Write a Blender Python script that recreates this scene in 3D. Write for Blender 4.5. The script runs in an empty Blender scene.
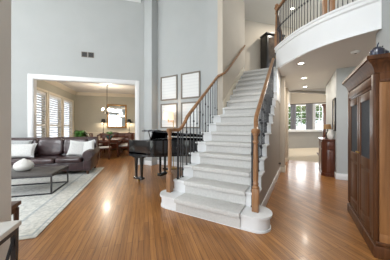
import bpy, bmesh, math, random
from mathutils import Vector, Matrix
random.seed(7)
PI = math.pi
S = math.sqrt(0.5)
scene = bpy.context.scene
COL = scene.collection

# ------------------------------------------------------------------ camera, world, light, exposure
cam_data = bpy.data.cameras.new('camera')
cam = bpy.data.objects.new('camera', cam_data)
COL.objects.link(cam)
YAW = math.atan(105 / 185)
cam.location = (0, 0, 1.3)
cam.rotation_euler = (PI / 2, 0, YAW)
cam_data.sensor_width = 36
cam_data.lens = 36 * 185 / 390
cam_data.shift_y = -3 / 390
cam_data.clip_start = 0.05
scene.camera = cam

world = bpy.data.worlds.new('daylight')
scene.world = world
world.use_nodes = True
wn = world.node_tree.nodes
wn['Background'].inputs['Color'].default_value = (0.84, 0.92, 1.0, 1)
wn['Background'].inputs['Strength'].default_value = 1.6

scene.view_settings.view_transform = 'Standard'
scene.view_settings.look = 'None'
scene.view_settings.exposure = 0.33
scene.view_settings.gamma = 1
scene.view_settings.use_curve_mapping = False


def lamp(name, kind, loc, energy, color, size=0.1, rot=(0, 0, 0), size_y=None):
    d = bpy.data.lights.new(name, kind)
    d.energy = energy
    d.color = color
    if kind == 'AREA':
        d.size = size
        if size_y:
            d.shape = 'RECTANGLE'
            d.size_y = size_y
        else:
            d.shape = 'DISK'
    else:
        d.shadow_soft_size = size
    o = bpy.data.objects.new(name, d)
    o.location = loc
    o.rotation_euler = rot
    COL.objects.link(o)
    return o


WARM = (1.0, 0.83, 0.62)
DAY = (0.93, 0.97, 1.0)
# daylight from the tall windows behind the camera and on the living room side
REARW = [(-3.4, -0.2, 0.15, 2.8), (-3.4, -0.2, 3.1, 5.2), (-8.0, -4.8, 0.4, 2.8), (-8.0, -4.8, 3.1, 5.2)]
for (xa, xb, za, zb) in REARW:
    lamp('foyer_window_daylight', 'AREA', ((xa + xb) / 2, -3.78, (za + zb) / 2), 55 if za < 1 else 185, DAY, xb - xa, (PI / 2, 0, 0), zb - za)
lamp('living_window_daylight', 'AREA', (-9.55, -1.9, 2.6), 120, DAY, 2.6, (PI / 2, 0, -PI / 2), 4.0)
# ------------------------------------------------------------------ frames: world x,y follow the stair; E() is the frame turned 45 degrees


def E(e2, e1, z=0.0):
    return Vector(((e2 - e1) * S, (e1 + e2) * S, z))


R45 = PI / 4
ROT45 = Matrix.Rotation(R45, 4, 'Z')
I4 = Matrix.Identity(4)

# ------------------------------------------------------------------ materials
MATS = {}


def nodes_of(name):
    m = bpy.data.materials.new(name)
    m.use_nodes = True
    nt = m.node_tree
    return m, nt, nt.nodes['Principled BSDF']


def setp(b, **kw):
    for k, v in kw.items():
        b.inputs[k.replace('_', ' ')].default_value = v


def plain(name, col, rough=0.5, var=0.06, scale=8, bump=0.0, bscale=60, metal=0.0, coat=0.0, spec=0.5, stretch=None):
    """colour with gentle procedural variation and optional bump"""
    m, nt, b = nodes_of(name)
    setp(b, Roughness=rough, Metallic=metal)
    b.inputs['Coat Weight'].default_value = coat
    b.inputs['Specular IOR Level'].default_value = spec
    tc = nt.nodes.new('ShaderNodeTexCoord')
    src = tc.outputs['Object']
    if stretch:
        mp = nt.nodes.new('ShaderNodeMapping')
        mp.inputs['Scale'].default_value = stretch
        nt.links.new(src, mp.inputs['Vector'])
        src = mp.outputs['Vector']
    n = nt.nodes.new('ShaderNodeTexNoise')
    n.inputs['Scale'].default_value = scale
    n.inputs['Detail'].default_value = 4
    nt.links.new(src, n.inputs['Vector'])
    r = nt.nodes.new('ShaderNodeValToRGB')
    r.color_ramp.elements[0].position = 0.3
    r.color_ramp.elements[1].position = 0.7
    r.color_ramp.elements[0].color = (*[c * (1 - var) for c in col], 1)
    r.color_ramp.elements[1].color = (*[min(1, c * (1 + var)) for c in col], 1)
    nt.links.new(n.outputs['Fac'], r.inputs['Fac'])
    nt.links.new(r.outputs['Color'], b.inputs['Base Color'])
    if bump:
        n2 = nt.nodes.new('ShaderNodeTexNoise')
        n2.inputs['Scale'].default_value = bscale
        nt.links.new(src, n2.inputs['Vector'])
        bp = nt.nodes.new('ShaderNodeBump')
        bp.inputs['Strength'].default_value = bump
        bp.inputs['Distance'].default_value = 0.01
        nt.links.new(n2.outputs['Fac'], bp.inputs['Height'])
        nt.links.new(bp.outputs['Normal'], b.inputs['Normal'])
    MATS[name] = m
    return m


def wood(name, dark, light, rough=0.35, scale=3.0, axis='z', coat=0.2):
    st = {'x': (0.6, 9, 9), 'y': (9, 0.6, 9), 'z': (9, 9, 0.6)}[axis]
    m, nt, b = nodes_of(name)
    setp(b, Roughness=rough)
    b.inputs['Coat Weight'].default_value = coat
    b.inputs['Coat Roughness'].default_value = 0.2
    tc = nt.nodes.new('ShaderNodeTexCoord')
    mp = nt.nodes.new('ShaderNodeMapping')
    mp.inputs['Scale'].default_value = st
    nt.links.new(tc.outputs['Object'], mp.inputs['Vector'])
    n = nt.nodes.new('ShaderNodeTexNoise')
    n.inputs['Scale'].default_value = scale
    n.inputs['Detail'].default_value = 6
    n.inputs['Distortion'].default_value = 0.6
    nt.links.new(mp.outputs['Vector'], n.inputs['Vector'])
    r = nt.nodes.new('ShaderNodeValToRGB')
    r.color_ramp.elements[0].position = 0.32
    r.color_ramp.elements[1].position = 0.68
    r.color_ramp.elements[0].color = (*dark, 1)
    r.color_ramp.elements[1].color = (*light, 1)
    nt.links.new(n.outputs['Fac'], r.inputs['Fac'])
    nt.links.new(r.outputs['Color'], b.inputs['Base Color'])
    MATS[name] = m
    return m


def emit(name, col, strength):
    m, nt, b = nodes_of(name)
    b.inputs['Base Color'].default_value = (*col, 1)
    b.inputs['Emission Color'].default_value = (*col, 1)
    b.inputs['Emission Strength'].default_value = strength
    return m


def glass_mat(name, fac=0.08, tint=(1, 1, 1)):
    m = bpy.data.materials.new(name)
    m.use_nodes = True
    nt = m.node_tree
    nt.nodes.clear()
    out = nt.nodes.new('ShaderNodeOutputMaterial')
    mix = nt.nodes.new('ShaderNodeMixShader')
    t = nt.nodes.new('ShaderNodeBsdfTransparent')
    t.inputs['Color'].default_value = (*tint, 1)
    g = nt.nodes.new('ShaderNodeBsdfGlossy')
    g.inputs['Roughness'].default_value = 0.03
    mix.inputs[0].default_value = fac
    nt.links.new(t.outputs[0], mix.inputs[1])
    nt.links.new(g.outputs[0], mix.inputs[2])
    nt.links.new(mix.outputs[0], out.inputs[0])
    return m


def floor_mat():
    m, nt, b = nodes_of('oak_floor')
    L = nt.links
    tc = nt.nodes.new('ShaderNodeTexCoord')
    mp = nt.nodes.new('ShaderNodeMapping')
    mp.inputs['Rotation'].default_value = (0, 0, PI / 4)      # brick rows along the boards' diagonal run
    L.new(tc.outputs['Object'], mp.inputs['Vector'])
    br = nt.nodes.new('ShaderNodeTexBrick')
    br.offset = 0.37
    br.inputs['Scale'].default_value = 1
    br.inputs['Brick Width'].default_value = 1.1
    br.inputs['Row Height'].default_value = 0.062
    br.inputs['Mortar Size'].default_value = 0.0022
    br.inputs['Mortar Smooth'].default_value = 0.4
    br.inputs['Bias'].default_value = 0.0
    br.inputs['Color1'].default_value = (0.30, 0.126, 0.034, 1)
    br.inputs['Color2'].default_value = (0.42, 0.188, 0.055, 1)
    br.inputs['Mortar'].default_value = (0.11, 0.04, 0.012, 1)
    L.new(mp.outputs['Vector'], br.inputs['Vector'])
    mp2 = nt.nodes.new('ShaderNodeMapping')
    mp2.inputs['Scale'].default_value = (1.4, 26, 1)
    L.new(mp.outputs['Vector'], mp2.inputs['Vector'])
    n = nt.nodes.new('ShaderNodeTexNoise')
    n.inputs['Scale'].default_value = 1.6
    n.inputs['Detail'].default_value = 7
    n.inputs['Distortion'].default_value = 1.2
    L.new(mp2.outputs['Vector'], n.inputs['Vector'])
    r = nt.nodes.new('ShaderNodeValToRGB')
    r.color_ramp.elements[0].position = 0.36
    r.color_ramp.elements[1].position = 0.62
    r.color_ramp.elements[0].color = (0.74, 0.70, 0.66, 1)
    r.color_ramp.elements[1].color = (1.12, 1.12, 1.12, 1)
    L.new(n.outputs['Fac'], r.inputs['Fac'])
    mx = nt.nodes.new('ShaderNodeMix')
    mx.data_type = 'RGBA'
    mx.blend_type = 'MULTIPLY'
    mx.inputs['Factor'].default_value = 1.0
    L.new(br.outputs['Color'], mx.inputs['A'])
    L.new(r.outputs['Color'], mx.inputs['B'])
    L.new(mx.outputs['Result'], b.inputs['Base Color'])
    setp(b, Roughness=0.30)
    b.inputs['Specular IOR Level'].default_value = 0.5
    b.inputs['Coat Weight'].default_value = 0.12
    b.inputs['Coat Roughness'].default_value = 0.12
    bp = nt.nodes.new('ShaderNodeBump')
    bp.inputs['Strength'].default_value = 0.15
    bp.inputs['Distance'].default_value = 0.004
    L.new(n.outputs['Fac'], bp.inputs['Height'])
    L.new(bp.outputs['Normal'], b.inputs['Normal'])
    return m


def rug_mat(hx, hy):
    """faded cream and grey oriental rug: border bands from distance to the edge plus worn motif noise"""
    m, nt, b = nodes_of('faded_rug')
    L = nt.links
    setp(b, Roughness=0.95)
    b.inputs['Specular IOR Level'].default_value = 0.1
    tc = nt.nodes.new('ShaderNodeTexCoord')
    sx = nt.nodes.new('ShaderNodeSeparateXYZ')
    L.new(tc.outputs['Object'], sx.inputs[0])

    def math_(op, a, bb=None, v=None):
        q = nt.nodes.new('ShaderNodeMath')
        q.operation = op
        L.new(a, q.inputs[0])
        if bb is not None:
            L.new(bb, q.inputs[1])
        elif v is not None:
            q.inputs[1].default_value = v
        return q.outputs[0]
    ax = math_('SUBTRACT', math_('ABSOLUTE', sx.outputs['X']), v=hx)
    ay = math_('SUBTRACT', math_('ABSOLUTE', sx.outputs['Y']), v=hy)
    d = math_('MULTIPLY', math_('MAXIMUM', ax, ay), v=-1.0)
    band = nt.nodes.new('ShaderNodeValToRGB')
    e = band.color_ramp.elements
    e[0].position = 0.0
    e[0].color = (0.74, 0.72, 0.67, 1)
    e[1].position = 1.0
    e[1].color = (0.76, 0.76, 0.74, 1)
    for p, c in ((0.05, (0.76, 0.75, 0.71, 1)), (0.055, (0.52, 0.55, 0.56, 1)), (0.075, (0.52, 0.55, 0.56, 1)), (0.08, (0.76, 0.75, 0.70, 1)),
                 (0.36, (0.74, 0.73, 0.70, 1)), (0.37, (0.54, 0.57, 0.58, 1)), (0.40, (0.54, 0.57, 0.58, 1)), (0.41, (0.76, 0.76, 0.73, 1))):
        x = e.new(p)
        x.color = c
    L.new(d, band.inputs['Fac'])
    v = nt.nodes.new('ShaderNodeTexVoronoi')
    v.feature = 'DISTANCE_TO_EDGE'
    v.inputs['Scale'].default_value = 7
    n0 = nt.nodes.new('ShaderNodeTexNoise')
    n0.inputs['Scale'].default_value = 9
    L.new(tc.outputs['Object'], n0.inputs['Vector'])
    mixv = nt.nodes.new('ShaderNodeMix')
    mixv.data_type = 'VECTOR'
    mixv.inputs['Factor'].default_value = 0.12
    L.new(tc.outputs['Object'], mixv.inputs['A'])
    L.new(n0.outputs['Color'], mixv.inputs['B'])
    L.new(mixv.outputs['Result'], v.inputs['Vector'])
    r1 = nt.nodes.new('ShaderNodeValToRGB')
    r1.color_ramp.elements[0].position = 0.03
    r1.color_ramp.elements[1].position = 0.12
    r1.color_ramp.elements[0].color = (0.74, 0.77, 0.78, 1)
    r1.color_ramp.elements[1].color = (1, 1, 1, 1)
    L.new(v.outputs['Distance'], r1.inputs['Fac'])
    n1 = nt.nodes.new('ShaderNodeTexNoise')
    n1.inputs['Scale'].default_value = 22
    n1.inputs['Detail'].default_value = 6
    L.new(tc.outputs['Object'], n1.inputs['Vector'])
    r2 = nt.nodes.new('ShaderNodeValToRGB')
    r2.color_ramp.elements[0].position = 0.38
    r2.color_ramp.elements[1].position = 0.58
    r2.color_ramp.elements[0].color = (0.74, 0.74, 0.72, 1)
    r2.color_ramp.elements[1].color = (1.05, 1.05, 1.03, 1)
    L.new(n1.outputs['Fac'], r2.inputs['Fac'])
    out = band.outputs['Color']
    for rr in (r1, r2):
        mx = nt.nodes.new('ShaderNodeMix')
        mx.data_type = 'RGBA'
        mx.blend_type = 'MULTIPLY'
        mx.inputs['Factor'].default_value = 0.5
        L.new(out, mx.inputs['A'])
        L.new(rr.outputs['Color'], mx.inputs['B'])
        out = mx.outputs['Result']
    L.new(out, b.inputs['Base Color'])
    return m


M_WALL = plain('grey_wall_paint', (0.455, 0.475, 0.478), 0.75, 0.02, 2)
M_WARMWALL = plain('greige_wall_paint', (0.58, 0.52, 0.44), 0.75, 0.02, 2)
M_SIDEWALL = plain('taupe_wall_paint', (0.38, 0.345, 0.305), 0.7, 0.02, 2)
M_DINWALL = plain('sage_beige_paint', (0.46, 0.44, 0.37), 0.75, 0.02, 2)
M_CEIL = plain('ceiling_paint', (0.74, 0.73, 0.70), 0.8, 0.01, 2)
M_WHITE = plain('white_trim_paint', (0.80, 0.81, 0.82), 0.4, 0.01, 3)
M_CREAM = plain('cream_trim_paint', (0.74, 0.68, 0.57), 0.45, 0.01, 3)
M_FLOOR = floor_mat()
M_CARPET = plain('loop_carpet', (0.62, 0.612, 0.595), 0.95, 0.06, 40, 0.25, 160, spec=0.1)
M_BEIGECARPET = plain('beige_carpet', (0.58, 0.52, 0.43), 0.95, 0.06, 20, 0.4, 120, spec=0.1)
M_OAK = wood('honey_oak', (0.21, 0.10, 0.042), (0.36, 0.18, 0.078), 0.3, 3)
M_OAKX = wood('honey_oak_rail', (0.21, 0.10, 0.042), (0.36, 0.18, 0.078), 0.3, 3, 'y')
M_IRON = plain('black_iron', (0.018, 0.018, 0.022), 0.4, 0.1, 20, spec=0.5)
M_LACQUER = plain('black_lacquer', (0.005, 0.005, 0.006), 0.12, 0.1, 10, coat=0.6)
M_BRASS = plain('aged_brass', (0.45, 0.30, 0.10), 0.3, 0.1, 20, metal=1.0)
M_IVORY = plain('white_piano_keys', (0.8, 0.79, 0.75), 0.2, 0.02)
M_LEATHER = plain('oxblood_leather', (0.050, 0.026, 0.029), 0.28, 0.35, 9, 0.6, 9, coat=0.5)
M_PILLOW = plain('ivory_linen', (0.70, 0.70, 0.69), 0.9, 0.08, 40, 0.3, 90, spec=0.1)
M_PILLOW2 = plain('grey_woven_linen', (0.47, 0.48, 0.49), 0.9, 0.22, 60, 0.4, 90, spec=0.1)
M_SLATE = wood('charcoal_table_top', (0.055, 0.050, 0.047), (0.11, 0.10, 0.095), 0.45, 3, 'x', 0.0)
M_CERAMIC = plain('white_ceramic', (0.80, 0.79, 0.76), 0.25, 0.02, 5, coat=0.3)
M_STONE = plain('white_stone_top', (0.72, 0.71, 0.68), 0.25, 0.05, 6)
M_CHERRY = wood('cherry_wood', (0.055, 0.020, 0.008), (0.135, 0.053, 0.020), 0.42, 2.5, 'z', 0.0)
M_CHERRY.node_tree.nodes['Principled BSDF'].inputs['Specular IOR Level'].default_value = 0.25
M_CHERRYLIT = wood('lit_amber_side', (0.20, 0.085, 0.028), (0.34, 0.155, 0.055), 0.40, 2.2, 'z', 0.05)  # armoire end: brighter copy of the cherry, with light put into the colour
M_MAHOG = wood('mahogany', (0.070, 0.018, 0.010), (0.15, 0.045, 0.022), 0.28, 2.5)
M_BLUEFAB = plain('slate_blue_door_fabric', (0.028, 0.034, 0.044), 0.75, 0.15, 30, 0.2, 80)
M_FRAME = plain('pewter_wood_frame', (0.20, 0.17, 0.14), 0.4, 0.15, 30)
M_PAPER = None
M_GLASS = glass_mat('clear_glass')
M_SHADE = emit('lit_linen_shade', (1.0, 0.74, 0.47), 0.85)
M_BULB = emit('warm_bulb', (1.0, 0.86, 0.64), 7.0)
M_CAN = emit('recessed_bulb', (1.0, 0.94, 0.82), 9.0)
M_LEAF = plain('green_leaf', (0.05, 0.16, 0.025), 0.5, 0.4, 9)
M_LEAF2 = plain('tree_leaf', (0.16, 0.30, 0.09), 0.6, 0.4, 2)
M_TEAL = plain('teal_glaze', (0.05, 0.17, 0.16), 0.2, 0.2, 9)
M_GREYCURT = plain('grey_curtain', (0.30, 0.30, 0.33), 0.9, 0.08, 15)
M_SHEER = plain('white_curtain', (0.8, 0.8, 0.82), 0.9, 0.02, 15)
M_BLACKCAB = plain('black_painted_wood', (0.015, 0.013, 0.012), 0.35, 0.2, 10, coat=0.2)
M_DARKMETAL = plain('dark_bronze', (0.03, 0.024, 0.02), 0.4, 0.1, 20, metal=0.6)
M_GREYHALF = plain('grey_panel_paint', (0.37, 0.355, 0.335), 0.7, 0.02, 3)
M_UPHOL = plain('white_seat_fabric', (0.72, 0.71, 0.68), 0.9, 0.04, 30, spec=0.1)
M_GILT = plain('gilt_frame', (0.36, 0.20, 0.07), 0.35, 0.25, 25, metal=0.5)
M_MIRROR = plain('mirror_glass', (0.86, 0.88, 0.87), 0.02, 0.0, 2, metal=1.0)
M_PLASTIC = plain('white_plastic', (0.78, 0.78, 0.76), 0.4, 0.01)
M_VENT = plain('dark_vent_metal', (0.045, 0.045, 0.045), 0.5, 0.1)
M_SHRUBPOT = plain('terracotta', (0.30, 0.15, 0.08), 0.7, 0.1)
M_BARK = plain('bark', (0.10, 0.075, 0.05), 0.9, 0.3, 12)
M_LAWN = plain('lawn_grass', (0.16, 0.25, 0.08), 0.9, 0.25, 3)
M_BLUECER = plain('midnight_glaze', (0.02, 0.022, 0.045), 0.15, 0.1, coat=0.4)
M_STOOLWOOD = wood('walnut', (0.05, 0.020, 0.012), (0.11, 0.045, 0.025), 0.35, 3)


def art_mat():
    m, nt, b = nodes_of('faint_ruled_print')
    setp(b, Roughness=0.5)
    tc = nt.nodes.new('ShaderNodeTexCoord')
    mp = nt.nodes.new('ShaderNodeMapping')
    mp.inputs['Scale'].default_value = (1, 1, 1)
    nt.links.new(tc.outputs['Object'], mp.inputs['Vector'])
    w = nt.nodes.new('ShaderNodeTexWave')
    w.wave_type = 'BANDS'
    w.bands_direction = 'Z'
    w.inputs['Scale'].default_value = 3.2
    w.inputs['Distortion'].default_value = 1.5
    w.inputs['Detail'].default_value = 3
    nt.links.new(mp.outputs['Vector'], w.inputs['Vector'])
    r = nt.nodes.new('ShaderNodeValToRGB')
    r.color_ramp.elements[0].position = 0.0
    r.color_ramp.elements[0].color = (0.68, 0.69, 0.70, 1)
    r.color_ramp.elements[1].position = 0.28
    r.color_ramp.elements[1].color = (0.74, 0.75, 0.75, 1)
    nt.links.new(w.outputs['Fac'], r.inputs['Fac'])
    nt.links.new(r.outputs['Color'], b.inputs['Base Color'])
    return m


M_PAPER = art_mat()

# ------------------------------------------------------------------ mesh helpers


class MB:
    def __init__(self, M=None):
        self.bm = bmesh.new()
        self.M = M or I4

    def _add(self, verts, faces):
        vs = [self.bm.verts.new(self.M @ Vector(v)) for v in verts]
        out = []
        for f in faces:
            try:
                out.append(self.bm.faces.new([vs[i] for i in f]))
            except ValueError:
                pass
        return vs, out

    def box(self, x0, x1, y0, y1, z0, z1, bev=0.0, seg=2, R=None):
        v = [(x, y, z) for z in (z0, z1) for y in (y0, y1) for x in (x0, x1)]
        if R is not None:
            v = [R @ Vector(p) for p in v]
        vs, fs = self._add(v, [(0, 2, 3, 1), (4, 5, 7, 6), (0, 1, 5, 4), (2, 6, 7, 3), (0, 4, 6, 2), (1, 3, 7, 5)])
        if bev:
            ed = list({e for f in fs for e in f.edges})
            bmesh.ops.bevel(self.bm, geom=ed, offset=bev, segments=seg, affect='EDGES', profile=0.5)
        return self

    def prism(self, pts, z0, z1):
        n = len(pts)
        v = [(p[0], p[1], z0) for p in pts] + [(p[0], p[1], z1) for p in pts]
        f = [tuple(range(n - 1, -1, -1)), tuple(range(n, 2 * n))] + [(i, (i + 1) % n, n + (i + 1) % n, n + i) for i in range(n)]
        self._add(v, f)
        return self

    def prism_yz(self, pts, x0, x1):
        n = len(pts)
        v = [(x0, p[0], p[1]) for p in pts] + [(x1, p[0], p[1]) for p in pts]
        f = [tuple(range(n)), tuple(range(2 * n - 1, n - 1, -1))] + [(i, n + i, n + (i + 1) % n, (i + 1) % n) for i in range(n)]
        self._add(v, f)
        return self

    def lathe(self, prof, cx=0, cy=0, cz=0, n=20, sq=1.0):
        v, f = [], []
        for r, z in prof:
            for k in range(n):
                a = 2 * PI * k / n
                v.append((cx + r * math.cos(a), cy + sq * r * math.sin(a), cz + z))
        m = len(prof)
        for i in range(m - 1):
            for k in range(n):
                f.append((i * n + k, i * n + (k + 1) % n, (i + 1) * n + (k + 1) % n, (i + 1) * n + k))
        f.append(tuple(range(n - 1, -1, -1)))
        f.append(tuple((m - 1) * n + k for k in range(n)))
        self._add(v, f)
        return self

    def rod(self, p0, p1, r0, r1=None, n=8):
        r1 = r0 if r1 is None else r1
        return self.tube([p0, p1], [r0, r1], n)

    def tube(self, path, r, n=8, closed=False):
        path = [Vector(p) for p in path]
        m = len(path)
        rs = r if isinstance(r, (list, tuple)) else [r] * m
        v, f = [], []
        up = Vector((0, 0, 1))
        prev = None
        for i, p in enumerate(path):
            if closed:
                d = path[(i + 1) % m] - path[i - 1]
            else:
                d = path[min(i + 1, m - 1)] - path[max(i - 1, 0)]
            d.normalize()
            if prev is None:
                s = d.cross(up)
                if s.length < 1e-3:
                    s = d.cross(Vector((1, 0, 0)))
                s.normalize()
            else:
                s = (prev - d * prev.dot(d)).normalized()
            prev = s
            t = s.cross(d)
            for k in range(n):
                a = 2 * PI * k / n
                v.append(p + (s * math.cos(a) + t * math.sin(a)) * rs[i])
        for i in range(m if closed else m - 1):
            j = (i + 1) % m
            for k in range(n):
                f.append((i * n + k, i * n + (k + 1) % n, j * n + (k + 1) % n, j * n + k))
        if not closed:
            f.append(tuple(range(n - 1, -1, -1)))
            f.append(tuple((m - 1) * n + k for k in range(n)))
        self._add(v, f)
        return self

    def sweep(self, path, sec, closed=False):
        """sec: (side, up) outline swept along a path, kept upright"""
        path = [Vector(p) for p in path]
        m, n = len(path), len(sec)
        v, f = [], []
        for i, p in enumerate(path):
            d = path[min(i + 1, m - 1)] - path[max(i - 1, 0)]
            d.z = 0
            d.normalize()
            s = Vector((d.y, -d.x, 0))
            for a, b in sec:
                v.append(p + s * a + Vector((0, 0, b)))
        for i in range(m - 1):
            for k in range(n):
                f.append((i * n + k, i * n + (k + 1) % n, (i + 1) * n + (k + 1) % n, (i + 1) * n + k))
        f.append(tuple(range(n - 1, -1, -1)))
        f.append(tuple((m - 1) * n + k for k in range(n)))
        self._add(v, f)
        return self

    def puff(self, c, sx, sy, sz, p=0.35, R=None, nu=28, nv=14, q=None):
        """superellipsoid: soft cushion shapes"""
        q = p if q is None else q
        def sg(w, e):
            return math.copysign(abs(w) ** e, w)
        v, f = [], []
        for i in range(nv + 1):
            th = -PI / 2 + PI * i / nv
            for k in range(nu):
                ph = 2 * PI * k / nu
                x = sx * sg(math.cos(th), q) * sg(math.cos(ph), p)
                y = sy * sg(math.cos(th), q) * sg(math.sin(ph), p)
                z = sz * sg(math.sin(th), q)
                w = Vector((x, y, z))
                if R is not None:
                    w = R @ w
                v.append(Vector(c) + w)
        for i in range(nv):
            for k in range(nu):
                f.append((i * nu + k, i * nu + (k + 1) % nu, (i + 1) * nu + (k + 1) % nu, (i + 1) * nu + k))
        self._add(v, f)
        return self

    def pillow(self, c, w, h, t, R, n=12):
        """throw pillow standing in local xz, thin in y, with pulled corners"""
        idx = {}
        v, f = [], []
        for side in (1, -1):
            for i in range(n + 1):
                for j in range(n + 1):
                    u, s = -1 + 2 * i / n, -1 + 2 * j / n
                    edge = i in (0, n) or j in (0, n)
                    if edge and side == -1:
                        idx[(side, i, j)] = idx[(1, i, j)]
                        continue
                    th = t / 2 * ((1 - u ** 4) * (1 - s ** 4)) ** 0.5
                    k = 1 - 0.10 * (1 - s * s) * abs(u) ** 3
                    k2 = 1 - 0.10 * (1 - u * u) * abs(s) ** 3
                    idx[(side, i, j)] = len(v)
                    v.append(Vector(c) + R @ Vector((u * k * w / 2, side * th, s * k2 * h / 2)))
            for i in range(n):
                for j in range(n):
                    q = (idx[(side, i, j)], idx[(side, i + 1, j)], idx[(side, i + 1, j + 1)], idx[(side, i, j + 1)])
                    f.append(q if side == 1 else q[::-1])
        self._add(v, f)
        return self

    def build(self, name, mat, parent=None, smooth=True, angle=35):
        bmesh.ops.recalc_face_normals(self.bm, faces=self.bm.faces)
        me = bpy.data.meshes.new(name)
        self.bm.to_mesh(me)
        self.bm.free()
        me.materials.append(mat)
        if smooth:
            me.shade_smooth()
            me.set_sharp_from_angle(angle=math.radians(angle))
        o = bpy.data.objects.new(name, me)
        COL.objects.link(o)
        if parent:
            o.parent = parent
        return o


def thing(name, label, cat, loc=(0, 0, 0), rz=0.0, group=None):
    o = bpy.data.objects.new(name, None)
    o.empty_display_size = 0.1
    COL.objects.link(o)
    o.location = loc
    o.rotation_euler = (0, 0, rz)
    o['label'] = label
    o['category'] = cat
    if group:
        o['group'] = group
    return o


def tag(o, label, cat, group=None, loc=None, rz=None):
    o['label'] = label
    o['category'] = cat
    if group:
        o['group'] = group
    if loc is not None:
        o.location = loc
    if rz is not None:
        o.rotation_euler = (0, 0, rz)
    return o


def struct(name, mb, mat, label, cat, parent=None):
    o = mb.build(name, mat, parent)
    if parent is None:
        o['kind'] = 'structure'
        o['label'] = label
        o['category'] = cat
    return o


def dup(root, loc, rz, label, group=None):
    def cp(o, parent):
        c = o.copy()
        COL.objects.link(c)
        if parent:
            c.parent = parent
        for ch in [x for x in bpy.data.objects if x.parent == o and x != c]:
            cp(ch, c)
        return c
    r = cp(root, None)
    r.location = loc
    r.rotation_euler = (0, 0, rz)
    r['label'] = label
    if group:
        r['group'] = group
    return r


def wall_boxes(mb, L, z0, z1, t, holes=(), s0=0.0):
    """wall in local x from s0 to L, thickness t toward +y, with rectangular holes (x0,x1,za,zb)"""
    x = s0
    for (a, b, za, zb) in sorted(holes):
        if a > x:
            mb.box(x, a, 0, t, z0, z1)
        if za > z0:
            mb.box(a, b, 0, t, z0, za)
        if zb < z1:
            mb.box(a, b, 0, t, zb, z1)
        x = b
    if x < L:
        mb.box(x, L, 0, t, z0, z1)


# ------------------------------------------------------------------ main dimensions
RISE, RUN, B0, NST = 0.198, 0.265, 2.34, 16
Z2 = RISE * NST                     # upper floor
AL, AC, AR = -1.66, -0.66, -0.49    # runner left / right, tread right end
AW = -1.72                          # wall left of the upper flight
BSTUB, BPIC = 4.46, 5.0
ZC = 5.72                            # two-storey ceiling
ZS = 2.75                           # hall ceiling
E1W = 6.65                          # wall with the wide opening
ZOP = 2.76
ARW = 1.03                          # right wall
ZD = 3.2                            # dining ceiling
ZF0 = 4.2
E1D, E2D = 11.5, -3.64              # dining back wall, window wall

# ------------------------------------------------------------------ floors
struct('floor', MB().box(-14, 4, -4, 8.12, -0.1, 0), M_FLOOR, 'glossy oak strip floor laid diagonally through foyer and hall', 'floor')
mb = MB(ROT45)
o = struct('floor_dining', MB().box(-14, -1.55, 8.12, 12.5, -0.1, 0), M_FLOOR, 'oak strip floor at the far end of the dining room', 'floor')
struct('floor_carpet', MB().box(-1.55, 9, 8.12, 22, -0.1, 0.004), M_BEIGECARPET, 'beige carpet beyond the hall in front of the grey half wall', 'floor')

# ------------------------------------------------------------------ opening wall (45 degree frame): hole e2 -3.28..-0.66
XL, XR = -3.21, -0.28
mb = MB(Matrix.Translation(E(0, E1W)) @ ROT45)
wall_boxes(mb, 0.0, 0, ZC, 0.16, [(XL, XR, 0, ZOP)], -7.0)
struct('wall_left', mb, M_WALL, 'tall grey wall with the wide cased opening behind the sofa', 'wall')
mb = MB(Matrix.Translation(E(0, E1W)) @ ROT45)
for y in (-0.02, 0.16):
    mb.box(XL - 0.13, XL, y, y + 0.02, 0, ZOP + 0.13, 0.004)
    mb.box(XR, XR + 0.13, y, y + 0.02, 0, ZOP + 0.13, 0.004)
    mb.box(XL, XR, y, y + 0.02, ZOP, ZOP + 0.13, 0.004)
mb.box(XL, XL + 0.015, 0, 0.16, 0, ZOP)
mb.box(XR - 0.015, XR, 0, 0.16, 0, ZOP)
mb.box(XL, XR, 0, 0.16, ZOP - 0.015, ZOP)
struct('trim_1', mb, M_WHITE, 'white casing round the wide dining room opening', 'trim')
mb = MB(Matrix.Translation(E(0, E1W)) @ ROT45)
mb.box(-7, XL - 0.13, -0.018, 0, 0, 0.15, 0.005)
struct('baseboard_left', mb, M_WHITE, 'white baseboard along the grey wall behind the sofa', 'baseboard')

# corner column beside the opening
COLA0, COLA1, COLB = -4.67, -4.35, 4.71
struct('wall_column', MB().box(COLA0 - 0.1, COLA1, COLB, BPIC + 0.3, 0, ZC, 0.004), M_WALL, 'square grey corner column between the opening and the framed prints', 'wall')
# picture wall and stub
struct('wall_back', MB().box(COLA1, AW - 0.1, BPIC, BPIC + 0.15, 0, ZC), M_WALL, 'tall grey wall behind the piano holding four framed prints', 'wall')
struct('wall_stub', MB().box(-2.165, AW - 0.141, BSTUB, BPIC, 0, ZC), M_WALL, 'grey wall end beside the stair where the left railing stops', 'wall')
struct('baseboard_back', MB().box(COLA1, -2.165, BPIC - 0.018, BPIC, 0, 0.15, 0.005).box(COLA0, COLA1, COLB - 0.018, COLB, 0, 0.15, 0.005),
       M_WHITE, 'white baseboard behind the piano', 'baseboard')
# stair left wall
struct('wall_stair', MB().box(AW - 0.14, AW, BSTUB, 6.62, 0, ZC), M_WARMWALL, 'warm beige wall left of the upper stair flight', 'wall')
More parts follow.
